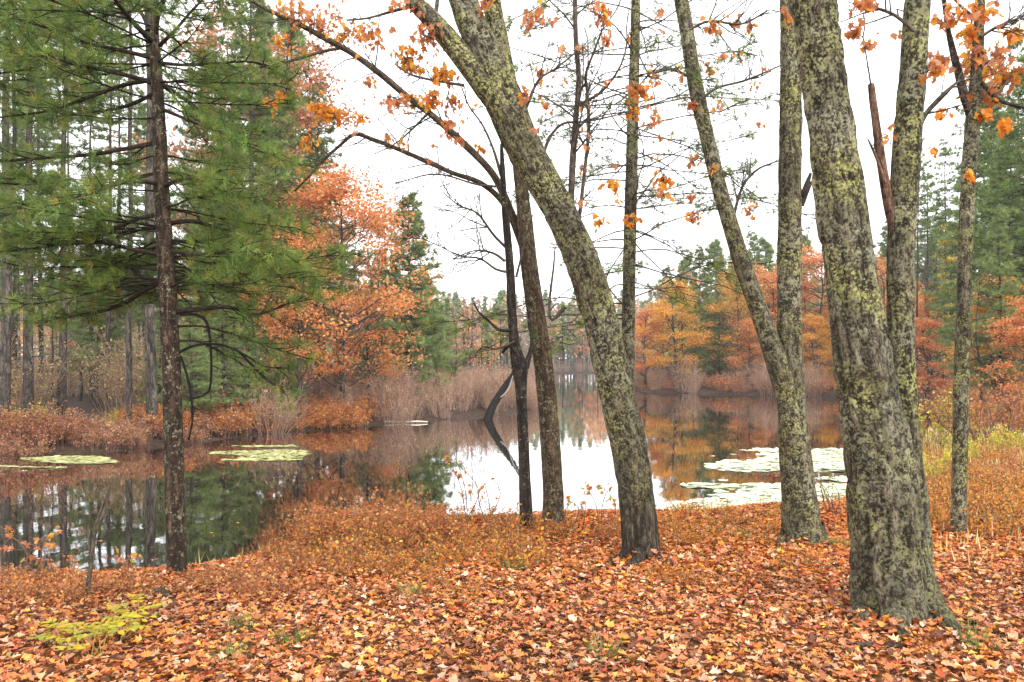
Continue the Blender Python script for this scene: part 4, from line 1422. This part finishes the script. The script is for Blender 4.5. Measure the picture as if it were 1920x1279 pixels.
def far_tree(g, x, y, H, kind):
    z0 = gz(x, y)
    if kind == 'c':
        n = 120
        u = r.random(n) ** .7
        rad = (1 - u) * H * .19 + .15
        a = r.uniform(0, 6.28, n)
        rr = rad * np.sqrt(r.random(n))
        p = np.stack([x + np.cos(a) * rr, y + np.sin(a) * rr, z0 + H * (.1 + .9 * u)], -1)
        c = pick(NEEDLE_L, n, r, .25) * r.uniform(.8, 1.1)
        nz = np.stack([np.cos(a) * .5, np.sin(a) * .5, np.ones(n)], -1) + r.normal(0, .4, (n, 3))
        s = r.uniform(.6, 1.2, n) * H / 12
    else:
        n = 160
        pal = {'o': PO, 'g': [(.26, .19, .14, 2), (.33, .24, .18, 2), (.2, .15, .12, 1)], 'k': PK, 'a': PA}[kind]
        v = r.normal(size=(n, 3))
        v /= np.linalg.norm(v, axis=1)[:, None]
        v *= r.random((n, 1)) ** .4
        p = np.array([x, y, z0 + H * .58]) + v * np.array([H * .26, H * .26, H * .42])
        c = pick(pal, n, r, .2)
        nz = r.normal(0, .7, (n, 3)) + np.array([0, 0, .5])
        s = r.uniform(.3, .7, n) * H / 10
    scatter(g, LEAF2[0] - np.array([0, .5, 0]), LEAF2[1], p, rot_from(nz, r.uniform(0, 6.28, n)), s, c)
    tube(g, [(x, y, z0 - .3), (x, y, z0 + H * .8)], [.16, .05], 4, (.09, .07, .055), cap=False)


cnt = 0
for i in range(4000):
    y = r.uniform(62, 215)
    x = r.uniform(-.68, .68) * y
    if sdf(np.array([x]), np.array([y]))[0] < 2.5:
        continue
    px = CX + x / y * FPX
    if 1040 < px < 1240 and y < 150:
        continue
    if px < 380 and y < 75:
        continue
    top = {True: 590}.get(800 < px < 1230, 470)
    Hm = (HZ - top) / FPX * y + 2.2
    H = Hm * r.uniform(.55, 1.0)
    H = min(H, 15)
    k = r.choice(['c', 'g', 'o', 'k', 'a'], p=[.42, .3, .12, .1, .06])
    far_tree(g, x, y, H, k)
    cnt += 1
    if cnt > 620:
        break
for i in range(230):
    y = r.uniform(153, 235)
    px = r.uniform(780, 1240)
    x = (px - CX) / FPX * y
    if sdf(np.array([x]), np.array([y]))[0] < 2:
        continue
    top = r.uniform(548, 610)
    far_tree(g, x, y, (HZ - top) / FPX * y + 2.0, r.choice(['c', 'g', 'o', 'k'], p=[.5, .25, .15, .1]))
g.build('distant_woods', M['leaf'], kind='stuff', smooth=False, label='hazy distant wood of pines and bare trees closing the view')

# ------------------------------------------------------------------ shrubs and undergrowth


def make_shrub(H, W, seed, leafpal, stemcol, nst=46, nleaf=420, lsize=.05, flat=.5):
    r = np.random.default_rng(seed)
    g, gl = G(), G()
    tips = []
    for i in range(nst):
        a = r.uniform(0, 6.28)
        b = np.array([math.cos(a), math.sin(a), 0]) * W * .35 * math.sqrt(r.random())
        d = norm([math.cos(a) * flat * r.random(), math.sin(a) * flat * r.random(), 1])
        l = H * r.uniform(.5, 1.05)
        q = [b - np.array([0, 0, .05])]
        for s in range(4):
            d = norm(d + r.normal(0, .13, 3))
            q.append(q[-1] + d * l / 4)
        q = np.array(q)
        rr = .0035 + .004 * H
        c = np.array(stemcol) * math.exp(r.normal(0, .25))
        tube(g, q, np.linspace(rr, rr * .3, 5), 3, c, cap=False)
        for k in range(4):
            t = r.uniform(.35, 1) * 4
            ii = min(int(t), 3)
            p = q[ii] + (q[ii + 1] - q[ii]) * (t - ii)
            e = p + norm(d + r.normal(0, .7, 3)) * l * r.uniform(.12, .35)
            tube(g, [p, (p + e) / 2 + r.normal(0, .02, 3), e], [rr * .5, rr * .4, rr * .25], 3, c, cap=False)
            tips.append((p, e))
    if nleaf:
        ii = r.integers(0, len(tips), nleaf)
        f = r.random(nleaf)[:, None]
        tp = np.array([t[0] for t in tips])[ii] * (1 - f) + np.array([t[1] for t in tips])[ii] * f + r.normal(0, .03 * H ** .5, (nleaf, 3))
        scatter(gl, LEAF2[0], LEAF2[1], tp, rot_from(r.normal(0, .6, (nleaf, 3)) + np.array([0, 0, .6]), r.uniform(0, 6.28, nleaf)), lsize * r.uniform(.6, 1.3, nleaf), pick(leafpal, nleaf, r, .22))
        return [('stems', g.mesh('stems', M['stem']), 'stuff'), ('leaves', gl.mesh('leaves', M['leaf'], False), 'stuff')]
    return [('stems', g.mesh('stems', M['stem']), 'stuff')]


RB = [(.42, .2, .125, 3), (.52, .28, .17, 2), (.32, .15, .09, 2), (.56, .36, .18, 1.8)]
TB = [(.52, .37, .22, 3), (.6, .42, .2, 2), (.48, .28, .16, 2), (.6, .44, .12, .8)]
GO = [(.68, .33, .05, 3), (.64, .24, .04, 3.5), (.6, .46, .12, 1), (.55, .16, .045, 1.5)]
OR = [(.54, .22, .07, 3), (.46, .17, .065, 3), (.6, .34, .12, 1.4)]
YG = [(.55, .5, .06, 3), (.6, .48, .05, 2), (.36, .4, .07, 1)]
BR = [(.42, .18, .06, 3), (.36, .14, .06, 2), (.5, .26, .1, 1)]
RD = [(.38, .14, .08, 3), (.46, .2, .1, 2), (.5, .28, .13, 2)]
S_RED = [make_shrub(.8, 1.5, 301 + i, RB + [(.5, .3, .1, 1)], (.2, .1, .07), 44, 620, .06) for i in range(3)]
S_TALL = [make_shrub(2.2, 1.7, 311 + i, RB if i % 2 else TB, (.3, .19, .145), 60, 420, .07) for i in range(3)]
S_TAN = [make_shrub(3.2, 2.4, 321 + i, TB, (.3, .21, .14), 60, 900, .09, .6) for i in range(2)]
S_ORG = [make_shrub(1.0, 1.4, 331 + i, OR, (.2, .1, .06), 40, 800, .08) for i in range(2)]
S_GOLD = [make_shrub(.42, .6, 341 + i, GO, (.2, .11, .06), 30, 330, .032, 1.0) for i in range(4)]
S_LOWO = [make_shrub(.32, .55, 351 + i, OR, (.2, .1, .06), 26, 280, .034, 1.1) for i in range(3)]
S_YEL = [make_shrub(1.05, 1.1, 361, YG, (.3, .26, .1), 40, 650, .07, .8)]
S_BRN = [make_shrub(1.3, 1.9, 371, BR, (.17, .1, .07), 60, 1300, .06, 1.0)]
S_RDK = [make_shrub(1.1, 1.6, 381, RD, (.14, .06, .05), 50, 700, .07)]


def shrubs(name, tmpl, pts, label, group, smin=.75, smax=1.25, cat='shrub'):
    for i, (x, y) in enumerate(pts):
        s = float(rb.uniform(smin, smax))
        place(name, tmpl[i % len(tmpl)], label, cat, (x, y, gz(x, y) - .02), float(rb.uniform(0, 6.28)), s, group)


def zone(n, x0, x1, y0, y1, d0, d1, r, px0=-200, px1=2120):
    out = []
    for _ in range(n * 60):
        x, y = r.uniform(x0, x1), r.uniform(y0, y1)
        px = CX + x / y * FPX
        if not (px0 < px < px1):
            continue
        d = sdf(np.array([x]), np.array([y]))[0]
        if d0 < d < d1:
            out.append((x, y))
            if len(out) >= n:
                break
    return out


r = np.random.default_rng(66)
shrubs('yellow_shrub', S_YEL, zone(9, -16, -5, 19, 30, .8, 4, r, -60, 560), 'yellow green shrub among the red ones on the left shore', 'yellow shrubs on the left shore', .5, .9)
shrubs('red_shrub', S_RED + S_RDK, zone(62, -16, -7, 17.5, 27, -.15, 2.0, r, -120, 420), 'low red brown shrub in the thicket along the left shore edge', 'low red shrubs on the left shore edge', .45, 1.0)
shrubs('orange_shrub', S_ORG, zone(48, -12, -3, 19, 33, -.2, 2.2, r, 250, 720), 'rusty orange leaved shrub on the left shore under the maples', 'rusty shrubs under the left maples', .45, 1.0)
shrubs('thicket_shrub', S_TALL, zone(120, -9, 1.2, 22, 50, -.2, 5, r, 460, 1035), 'tall twiggy pinkish brown shrub in the thicket along the left shore', 'tall twiggy shrubs of the left shore thicket', .45, .8)
shrubs('tan_shrub', S_TAN, zone(60, -26, -4, 23, 48, 3.2, 20, r, -160, 560), 'large tan leaved shrub in the understory of the left woods', 'tan understory shrubs of the left woods', .45, .95)
shrubs('red_shrub', S_RED + S_RDK + S_TALL[:2], zone(70, 8, 24, 46, 64, -.2, 2.5, r, 1190, 1720), 'dull red or brown shrub along the waterline of the right far shore', 'dull shrubs on the right far shore', .5, 1.2)
shrubs('orange_shrub', S_ORG, zone(16, 8, 24, 46, 60, .2, 4, r, 1190, 1720), 'orange leaved shrub on the right far shore under the maples', 'orange shrubs on the right far shore')
shrubs('dark_red_shrub', S_RDK, zone(40, 10, 26, 24, 50, .2, 5, r, 1700, 1960), 'dark red shrub on the right bank below the shaded woods', 'dark red shrubs on the right bank', .6, 1.0)
shrubs('rusty_shrub', S_ORG, zone(26, 8, 22, 20, 44, .3, 6, r, 1690, 1990), 'rusty orange shrub on the right bank behind the meadow', 'rusty shrubs behind the right meadow')
shrubs('tan_shrub', S_TAN, zone(30, 9, 34, 50, 80, 3, 14, r, 1200, 1960), 'dull tan shrub in the shaded understory of the right far woods', 'tan understory shrubs of the right far woods', .6, 1.0)
shrubs('thicket_shrub', S_TALL, zone(40, 2, 30, 66, 165, .3, 8, r, 1000, 1215), 'pinkish brown shrub on the farthest shore of the pond', 'pinkish shrubs on the farthest shore')

# near bank
pts = []
for _ in range(4000):
    px, py = r.uniform(480, 1000), r.uniform(962, 1085)
    if (px < 560 and py < 1010) or (px > 760 and r.random() < .55):
        continue
    p = hit(px, py)
    if p[1] < 13 and sdf(p[:1], p[1:2])[0] > .1:
        pts.append((p[0], p[1]))
    if len(pts) >= 70:
        break
shrubs('golden_shrub', S_GOLD + S_LOWO[:2], pts, 'low golden orange shrub on the near bank left of the dead tree', 'low golden shrubs on the near bank', .3, 1.0)
pts = []
for _ in range(90):
    p = hit(r.uniform(330, 1560), r.uniform(1000, 1140))
    if p[1] < 12 and sdf(p[:1], p[1:2])[0] > .3:
        pts.append((p[0], p[1]))
shrubs('seedling', S_LOWO + S_GOLD[:1], pts[:60], 'small orange leaved seedling standing in the fallen leaves', 'orange seedlings among the fallen leaves', .2, .5, 'seedling')
pts = []
for _ in range(900):
    px, py = r.uniform(0, 520), r.uniform(1060, 1130)
    if px > 230 and py < 1095:
        continue
    p = hit(px, py)
    if p[1] < 13 and sdf(p[:1], p[1:2])[0] > .05:
        pts.append((p[0], p[1]))
    if len(pts) >= 26:
        break
shrubs('low_shrub', S_LOWO, pts, 'low rusty leaved shrub at the water edge beside the near pine', 'low rusty shrubs beside the near pine', .45, .8)
pts = []
for _ in range(900):
    px, py = r.uniform(1215, 1480), r.uniform(960, 1030)
    p = hit(px, py)
    if p[1] < 13 and sdf(p[:1], p[1:2])[0] > .05:
        pts.append((p[0], p[1]))
    if len(pts) >= 26:
        break
shrubs('golden_shrub', S_GOLD, pts, 'low golden shrub on the bank between the leaning oak and the twin oak', 'low golden shrubs between the two oaks', .3, .6)
pts = []
for _ in range(3000):
    px, py = r.uniform(1700, 1990), r.uniform(830, 1005)
    p = hit(px, py)
    if p[1] < 24 and sdf(p[:1], p[1:2])[0] > .1:
        pts.append((p[0], p[1]))
    if len(pts) >= 140:
        break
shrubs('golden_shrub', S_GOLD + S_LOWO[:1], pts, 'low golden shrub in the dry meadow right of the thickest oak', 'low golden shrubs of the right meadow', .45, 1.0)
pts = []
for _ in range(600):
    px, py = r.uniform(985, 1170), r.uniform(985, 1015)
    p = hit(px, py)
    pts.append((p[0], p[1]))
    if len(pts) >= 14:
        break
shrubs('low_shrub', S_LOWO, pts, 'low rusty shrub on the bank between the brown oak and the leaning oak', 'low rusty shrubs at the foot of the brown oak', .35, .6)
p = hit(1745, 838)
place('yellow_shrub', S_YEL[0], 'bright yellow green shrub between the thickest oak and the slender tree', 'shrub', (p[0], p[1], gz(p[0], p[1])), .3, 1.35)
p = hit(1872, 828)
place('brown_shrub', S_BRN[0], 'rounded orange brown bush right of the slender tree', 'shrub', (p[0], p[1], gz(p[0], p[1])), 1.3, 1.4)

pts = []
for _ in range(60):
    p = hit(r.uniform(1715, 1930), r.uniform(845, 940))
    if sdf(p[:1], p[1:2])[0] > .2 and p[1] < 22:
        pts.append((p[0], p[1]))
shrubs('yellow_weed', S_YEL, pts[:4], 'yellow green leafy weed in the meadow right of the thickest oak', 'yellow weeds of the right meadow', .3, .65, 'weed')
pts = []
for _ in range(60):
    p = hit(r.uniform(500, 850), r.uniform(965, 1030))
    if p[1] < 12 and sdf(p[:1], p[1:2])[0] > .1:
        pts.append((p[0], p[1]))
shrubs('orange_shrub', S_ORG, pts[:16], 'taller loose orange shrub on the near bank edge left of the dead tree', 'taller orange shrubs on the near bank edge', .28, .5)

# dry meadow grass
g = G()
r = np.random.default_rng(71)
x, y = near_points(110000, 6.0, 26, r)
d = sdf(x, y)
k = (d > .15) & (x > .48 * y) & (r.random(len(x)) < .15)
k |= (d > .05) & (d < 1.0) & (y < 14) & (x > -3.2) & (r.random(len(x)) < .16)
x, y = x[k], y[k]
n = len(x)
z = ground(x, y)
hgt = r.uniform(.06, .22, n)
a = r.uniform(0, 6.28, n)
lean = r.uniform(.05, .55, n)
wd = .004 + .0006 * y
b = np.stack([x, y, z], -1)
tip = b + np.stack([np.cos(a) * lean * hgt, np.sin(a) * lean * hgt, hgt], -1)
sd = np.stack([-np.sin(a), np.cos(a), a * 0], -1) * wd[:, None]
V = np.stack([b - sd, b + sd, tip], 1).reshape(-1, 3)
g.add(V, None, np.arange(n * 3).reshape(-1, 3), np.repeat(pick([(.66, .46, .17, 3), (.7, .53, .28, 3), (.56, .32, .1, 1.5), (.46, .4, .13, 1)], n, r, .2), 3, 0))
g.build('dry_grass', M['grass'], kind='stuff', smooth=False, label='dry golden grass of the meadow and the bank edge')

# ------------------------------------------------------------------ lily pads
m_pad = leaf_mat('lily pad', .05, .35, .5, .15)


def pads(name, label, blobs, n, seed, pal, smin=.04, smax=.11):
    r = np.random.default_rng(seed)
    g = G()
    k = 8
    a = np.arange(k) / k * 6.28
    tv = np.vstack([[0, 0, 0], np.column_stack([np.cos(a), np.sin(a), np.full(k, .02)])])
    tt = np.array([[0, 1 + i, 1 + (i + 1) % k] for i in range(k - 1)])
    P_ = []
    while len(P_) < n:
        bx = blobs[r.integers(len(blobs))]
        px = r.uniform(bx[0], bx[2])
        py = r.uniform(bx[1], bx[3])
        Y = (CAMZ - WZ) * FPX / (py - HZ)
        x = (px - CX) / FPX * Y
        e = math.hypot((px - (bx[0] + bx[2]) / 2) / (bx[2] - bx[0]) * 2, (py - (bx[1] + bx[3]) / 2) / (bx[3] - bx[1]) * 2)
        f = fbm(np.array([[x * .38, Y * 1.1, 2.0]]), 4)[0] * 2.4 - .72 - .25 * e ** 2 + .04
        if e > 1.2 or f < bx[4] - .12 or sdf(np.array([x]), np.array([Y]))[0] > -.15:
            if r.random() > .004:
                continue
        P_.append((x, Y, WZ + .004 + r.uniform(0, .006)))
    P_ = np.array(P_)
    nz = r.normal(0, .07, (n, 3)) + np.array([0, 0, 1])
    scatter(g, tv, tt, P_, rot_from(nz, r.uniform(0, 6.28, n)), r.uniform(smin, smax, n), pick(pal, n, r, .12))
    g.build(name, m_pad, kind='stuff', smooth=False, label=label)


PADS = [(.5, .56, .36, 3), (.58, .62, .45, 2), (.42, .46, .2, 1), (.5, .42, .16, .5)]
pads('lily_pads', 'pale lily pads floating behind the twin oak', [(1350, 842, 1660, 922, .28), (1260, 906, 1520, 972, .32), (1450, 850, 1680, 970, .26), (1330, 850, 1600, 890, .46)], 6600, 81, PADS, .05, .15)
pads('duckweed', 'yellow green duckweed mat along the left shore', [(395, 840, 580, 864, .5), (420, 836, 575, 850, .46), (-80, 866, 120, 884, .5), (40, 856, 215, 870, .5)], 2600, 82, [(.42, .43, .17, 2), (.5, .5, .26, 2), (.34, .34, .1, 1)], .04, .1)

r = np.random.default_rng(91)
fx, fy = [], []
while len(fx) < 260:
    y_ = r.uniform(8, 26)
    x_ = r.uniform(-.66, .5) * y_
    d_ = sdf(np.array([x_]), np.array([y_]))[0]
    if d_ < -.1 and r.random() < math.exp(d_ / 1.6) + .05:
        fx.append(x_)
        fy.append(y_)
g = G()
nf = len(fx)
fp = np.column_stack([fx, fy, np.full(nf, WZ + .006)])
fk = r.integers(0, len(MASS), nf)
for k, (tv, tt) in enumerate(MASS):
    q_ = fk == k
    scatter(g, (tv - np.array([0, .45, 0])) * np.array([1, 1, .25]), tt, fp[q_], rot_from(np.tile([0., 0, 1], (q_.sum(), 1)), r.uniform(0, 6.28, q_.sum())), r.uniform(.04, .08, q_.sum()), pick(LIT, int(q_.sum()), r))
g.build('floating_leaves', M['litter'], kind='stuff', smooth=False, label='fallen leaves drifting on the water near the banks')

# ------------------------------------------------------------------ small things
# leaning broken snag at the tip of the left shore, with its white split wood
p0 = P(918, 772, 30.6)
t = thing('broken_snag', 'dark broken trunk leaning over the water at the tip of the left shore', 'snag', p0)
g = G()
tube(g, [P(910, 795, 30.6), P(921, 768, 30.6), P(938, 738, 30.55), (P(960, 706, 30.5)), P(978, 676, 30.45)], np.array([.17, .16, .14, .11, .05]), 14, (0, 0, 0), .1, .03, 8, .12, 0, .2, 4)
g.build('trunk', M['dark'], t)
g = G()
tube(g, [P(938, 745, 30.3), P(952, 732, 30.3), P(962, 705, 30.2), P(972, 688, 30.2)], [.015, .025, .02, .008], 6, (.34, .3, .27), .2)
g.build('split_wood', M['stem'], t)
g = G()
sprout(g, np.array([P(921, 762, 30.6), P(937, 738, 30.55), P(958, 705, 30.5)]), np.array([.2, .2, .15]), 7, 1.2, np.random.default_rng(4), 1)
g.build('twigs', M['twig'], t, kind='stuff')


def stick(name, rows, Ys, rad, mat, label, cat, side=8, seed=0, tw=0, col=(.2,) * 3):
    pts = []
    for (px, py) in rows:
        h = hit(px, py)
        pts.append(h + np.array([0, 0, rad * .8 + .01]))
    t = thing(name, label, cat, pts[0])
    g = G()
    tube(g, pts, np.linspace(rad, rad * .6, len(pts)), side, col, .05, rad * .15, 40, .12, 0, .2, seed)
    if tw:
        sprout(g, np.array(pts), np.full(len(pts), rad), tw, .2, np.random.default_rng(seed), 0, .1)
    g.build('wood', mat, t)
    return t


stick('fallen_log', [(1836, 992), (1880, 986), (1930, 984), (1990, 980)], 0, .06, M['red'], 'reddish fallen log on the leaves right of the slender tree', 'log', 14, 3)
stick('fallen_stick', [(1380, 1135), (1420, 1124), (1460, 1116)], 0, .016, M['dark'], 'dark stick lying on the leaves between the two large oaks', 'stick', 8, 4, 2)
stick('fallen_stick', [(1605, 1222), (1650, 1218), (1690, 1220)], 0, .022, M['oak2'], 'short grey stick lying in front of the thickest oak', 'stick', 8, 5)
stick('fallen_stick', [(1798, 1160), (1850, 1185), (1900, 1212), (1960, 1240)], 0, .01, M['dark'], 'long thin stick running right from the root of the thickest oak', 'stick', 7, 6, 2)
stick('fallen_stick', [(1075, 1098), (1110, 1078), (1150, 1052)], 0, .02, M['dark'], 'dark stick propped on the roots of the leaning oak', 'stick', 8, 7, 3)
stick('fallen_stick', [(170, 1240), (240, 1236), (330, 1242)], 0, .008, M['red'], 'thin purplish stick below the yellow plants', 'stick', 6, 8, 2)
stick('fallen_stick', [(880, 1190), (930, 1184), (990, 1188)], 0, .009, M['twig'], 'thin brown stick on the leaves at bottom centre', 'stick', 6, 9, 2)

# dark rotten stump at the foot of the pine
h = hit(300, 1122)
t = thing('rotten_stump', 'low dark rotten stump in front of the near pine', 'stump', h)
g = G()
tube(g, [h + np.array([-.1, .02, .0]), h + np.array([-.04, 0, .035]), h + np.array([.04, 0, .03]), h + np.array([.1, .01, .01])], [.03, .04, .036, .028], 24, (0, 0, 0), .015, .012, 30, .3, 0, .2, 2)
g.build('wood', M['brown'], t)

# bare sapling at the left water edge
h = hit(165, 1122)
tS = NearTree('bare_sapling', 'thin bare forked sapling at the left water edge', 'sapling', h)
YS = float(h[1])
tS.stem('trunk', [(163, 1130, 10), (166, 1090, 9), (172, 1050, 8), (176, 1010, 7), (183, 975, 6), (196, 940, 4), (204, 915, 2)], YS, M['twig'], 10, .05, .001, .05)
tS.limb([(176, 1010, 5), (186, 980, 4), (196, 955, 3), (200, 930, 2)], YS, M['twig'], 3, .15, 0, 81)
tS.limb([(172, 1050, 4), (165, 1010, 3), (168, 960, 2)], YS, M['twig'], 3, .15, 0, 82)
tS.finish(9)

# leafy saplings standing against the bright water
SAPS = [(868, 990, 840, YG, 34, 'thin sapling with yellow green leaves against the bright water'), (910, 990, 860, YG, 8, 'nearly bare sapling left of the dead tree'), (1072, 1000, 905, LEAF_O, 22, 'sapling with orange and red leaves right of the brown oak'),
        (1132, 1000, 900, YG, 24, 'sapling with yellow leaves just left of the leaning oak'), (30, 1100, 985, YG, 18, 'sapling with yellow leaves at the far left water edge'), (90, 1098, 1000, LEAF_O, 22, 'sapling with orange leaves at the left water edge'), (230, 1094, 1030, LEAF_O, 14, 'small sapling with orange and yellow leaves left of the near pine'),
        (1555, 965, 880, GO, 0, 'sparse grassy sprig among the lily pads')]
for i, (px, pb, ptop, pal, n, lab) in enumerate(SAPS):
    h = hit(px, pb)
    if h[1] > 11.5:
        h = P(px, pb, 11.0)
        h[2] = gz(h[0], h[1])
    t = thing('sapling', lab, 'sapling', h)
    rr = np.random.default_rng(800 + i)
    g = G()
    Hs = (pb - ptop) / FPX * h[1]
    tips = []
    for j in range(3 if n else 9):
        q = np.array([h + np.array([rr.normal(0, .06), rr.normal(0, .05), -.03]), h + np.array([rr.normal(0, .08), rr.normal(0, .05), Hs * .5]), h + np.array([rr.normal(0, .14), rr.normal(0, .1), Hs * rr.uniform(.75, 1.05)])])
        tube(g, q, [.005, .004, .002], 4, (.16, .1, .07), .08)
        sprout(g, q, np.array([.005, .004, .002]), 5 if n else 1, .2, rr, 0, .2, .3, tips, 3, (.16, .1, .07))
    g.build('stems', M['stem'], t)
    for j in range(n):
        e, d, mid = tips[rr.integers(len(tips))]
        pp = mid + (e - mid) * rr.random()
        yv = norm(rr.normal(0, .5, 3) + np.array([0, 0, -.6]))
        zv = norm(np.cross(yv, rr.normal(size=3)))
        leaf_object(t, leaf_mesh(int(rr.choice([4, 5, 7])), int(rr.integers(len(pal))), pal, M['leaf']), pp, np.stack([np.cross(yv, zv), yv, zv], -1), float(rr.uniform(.035, .065)))

# yellow leafy plants among the litter at lower left
YLW = [(.6, .46, .03, 3), (.62, .4, .03, 2), (.45, .45, .06, 1)]
YP = [(120, 1225), (155, 1222), (190, 1232), (205, 1195), (240, 1180), (222, 1212), (100, 1215), (170, 1240), (262, 1168)]
for i, (px, py) in enumerate(YP):
    h = hit(px, py)
    t = thing('yellow_plant', 'small yellow leaved plant rising from the litter at lower left', 'plant', h, 'yellow plants in the litter')
    rr = np.random.default_rng(850 + i)
    g = G()
    for j in range(4):
        a = rr.uniform(0, 6.28)
        L_ = rr.uniform(.12, .22)
        q = np.array([h, h + np.array([math.cos(a) * L_ * .4, math.sin(a) * L_ * .4, L_ * .6]), h + np.array([math.cos(a) * L_, math.sin(a) * L_, L_ * .7])])
        tube(g, q, [.003, .002, .0015], 4, (.3, .24, .06), .04)
        for k in range(6):
            f = .35 + .65 * k / 5
            pp = q[1] + (q[2] - q[1]) * (f - .35) / .65
            side = 1 if k % 2 else -1
            yv = norm([math.cos(a + side * 1.1), math.sin(a + side * 1.1), rr.normal(0, .15)])
            zv = norm(np.array([rr.normal(0, .2), rr.normal(0, .2), 1]) - 0)
            zv = norm(zv - yv * zv.dot(yv))
            leaf_object(t, leaf_mesh(7, int(rr.integers(3)), YLW, M['leaf']), pp + yv * .02, np.stack([np.cross(yv, zv), yv, zv], -1), float(rr.uniform(.04, .065)))
    g.build('stems', M['stem'], t)

# green moss and grass tufts
GREEN = [(.12, .2, .04, 3), (.18, .24, .06, 2), (.08, .15, .03, 1)]
for i, (px, py, w, lab) in enumerate([(770, 1122, .1, 'green grass tuft in the leaves below the golden shrubs'), (552, 1212, .13, 'green grass tuft at lower left of centre'), (1130, 1238, .1, 'green grass tuft at the bottom right of centre'), (1812, 1198, .14, 'bright green tuft at the root of the thickest oak'),
                                      (965, 1075, .12, 'grassy tuft in the middle of the leaves'), (455, 1185, .09, 'small green sprig at lower left'), (1390, 1010, .1, 'green tuft left of the twin oak'), (1575, 1030, .1, 'green tuft between the twin oak and the thickest oak'), (432, 1245, .1, 'pale green tuft near the bottom left'), (1838, 1225, .1, 'olive green tuft near the bottom right')]):
    h = hit(px, py)
    rr = np.random.default_rng(880 + i)
    n = 110
    a = rr.uniform(0, 6.28, n)
    b = h + np.column_stack([np.cos(a) * w * .7 * rr.random(n), np.sin(a) * w * .7 * rr.random(n), np.full(n, -.01)])
    hh = rr.uniform(.06, .15, n)
    tip = b + np.column_stack([np.cos(a) * hh * .7, np.sin(a) * hh * .7, hh])
    sd = np.column_stack([-np.sin(a), np.cos(a), a * 0]) * .003
    g = G()
    g.add(np.stack([b - sd, b + sd, tip], 1).reshape(-1, 3) - h, None, np.arange(n * 3).reshape(-1, 3), np.repeat(pick(GREEN, n, rr), 3, 0))
    o = g.build('grass_tuft', M['grass'], smooth=False)
    o.location = Vector(h)
    tag(o, lab, 'grass tuft')

# pale drift logs at the left waterline
for i, (a, b, lab) in enumerate([((715, 794), (752, 793), 'pale short drift log at the left waterline under the thicket'), ((760, 793.5), (802, 792), 'pale drift log floating next to the short one'), ((893, 779), (935, 777), 'pale drift log at the foot of the broken snag')]):
    Y0 = (CAMZ - WZ) * FPX / (a[1] - HZ)
    p, q = P(a[0], a[1], Y0), P(b[0], b[1], Y0 + .1)
    t = thing('drift_log', lab, 'log', p)
    g = G()
    p[2] = q[2] = WZ + .04
    tube(g, [p, (p + q) / 2 + np.array([0, 0, .02]), q], [.03, .035, .02], 10, (.5, .44, .36), .1, .003, 20, .1)
    g.build('wood', M['stem'], t)
# ------------------------------------------------------------------ the damp air over the pond
hx, hy0, hy1, hz0, hz1 = 306, -46, 428, -2.3, 27.0
g = G()
g.add([(-hx, hy0, hz0), (hx, hy0, hz0), (hx, hy1, hz0), (-hx, hy1, hz0), (-hx, hy0, hz1), (hx, hy0, hz1), (hx, hy1, hz1), (-hx, hy1, hz1)],
      [[0, 3, 2, 1], [4, 5, 6, 7], [0, 1, 5, 4], [1, 2, 6, 5], [2, 3, 7, 6], [3, 0, 4, 7]])
mh, nt, out = newmat('haze')
pv = N(nt, 'ShaderNodeVolumePrincipled')
pv.inputs['Color'].default_value = (.93, .95, .97, 1)
pv.inputs['Density'].default_value = .00065
nt.links.new(pv.outputs[0], out.inputs['Volume'])
g.build('haze', mh, kind='stuff', smooth=False, label='thin pale mist over the pond and the woods')
print('objects', len(bpy.data.objects), 'tris', sum(len(m.loops) - 2 * len(m.polygons) for m in bpy.data.meshes))
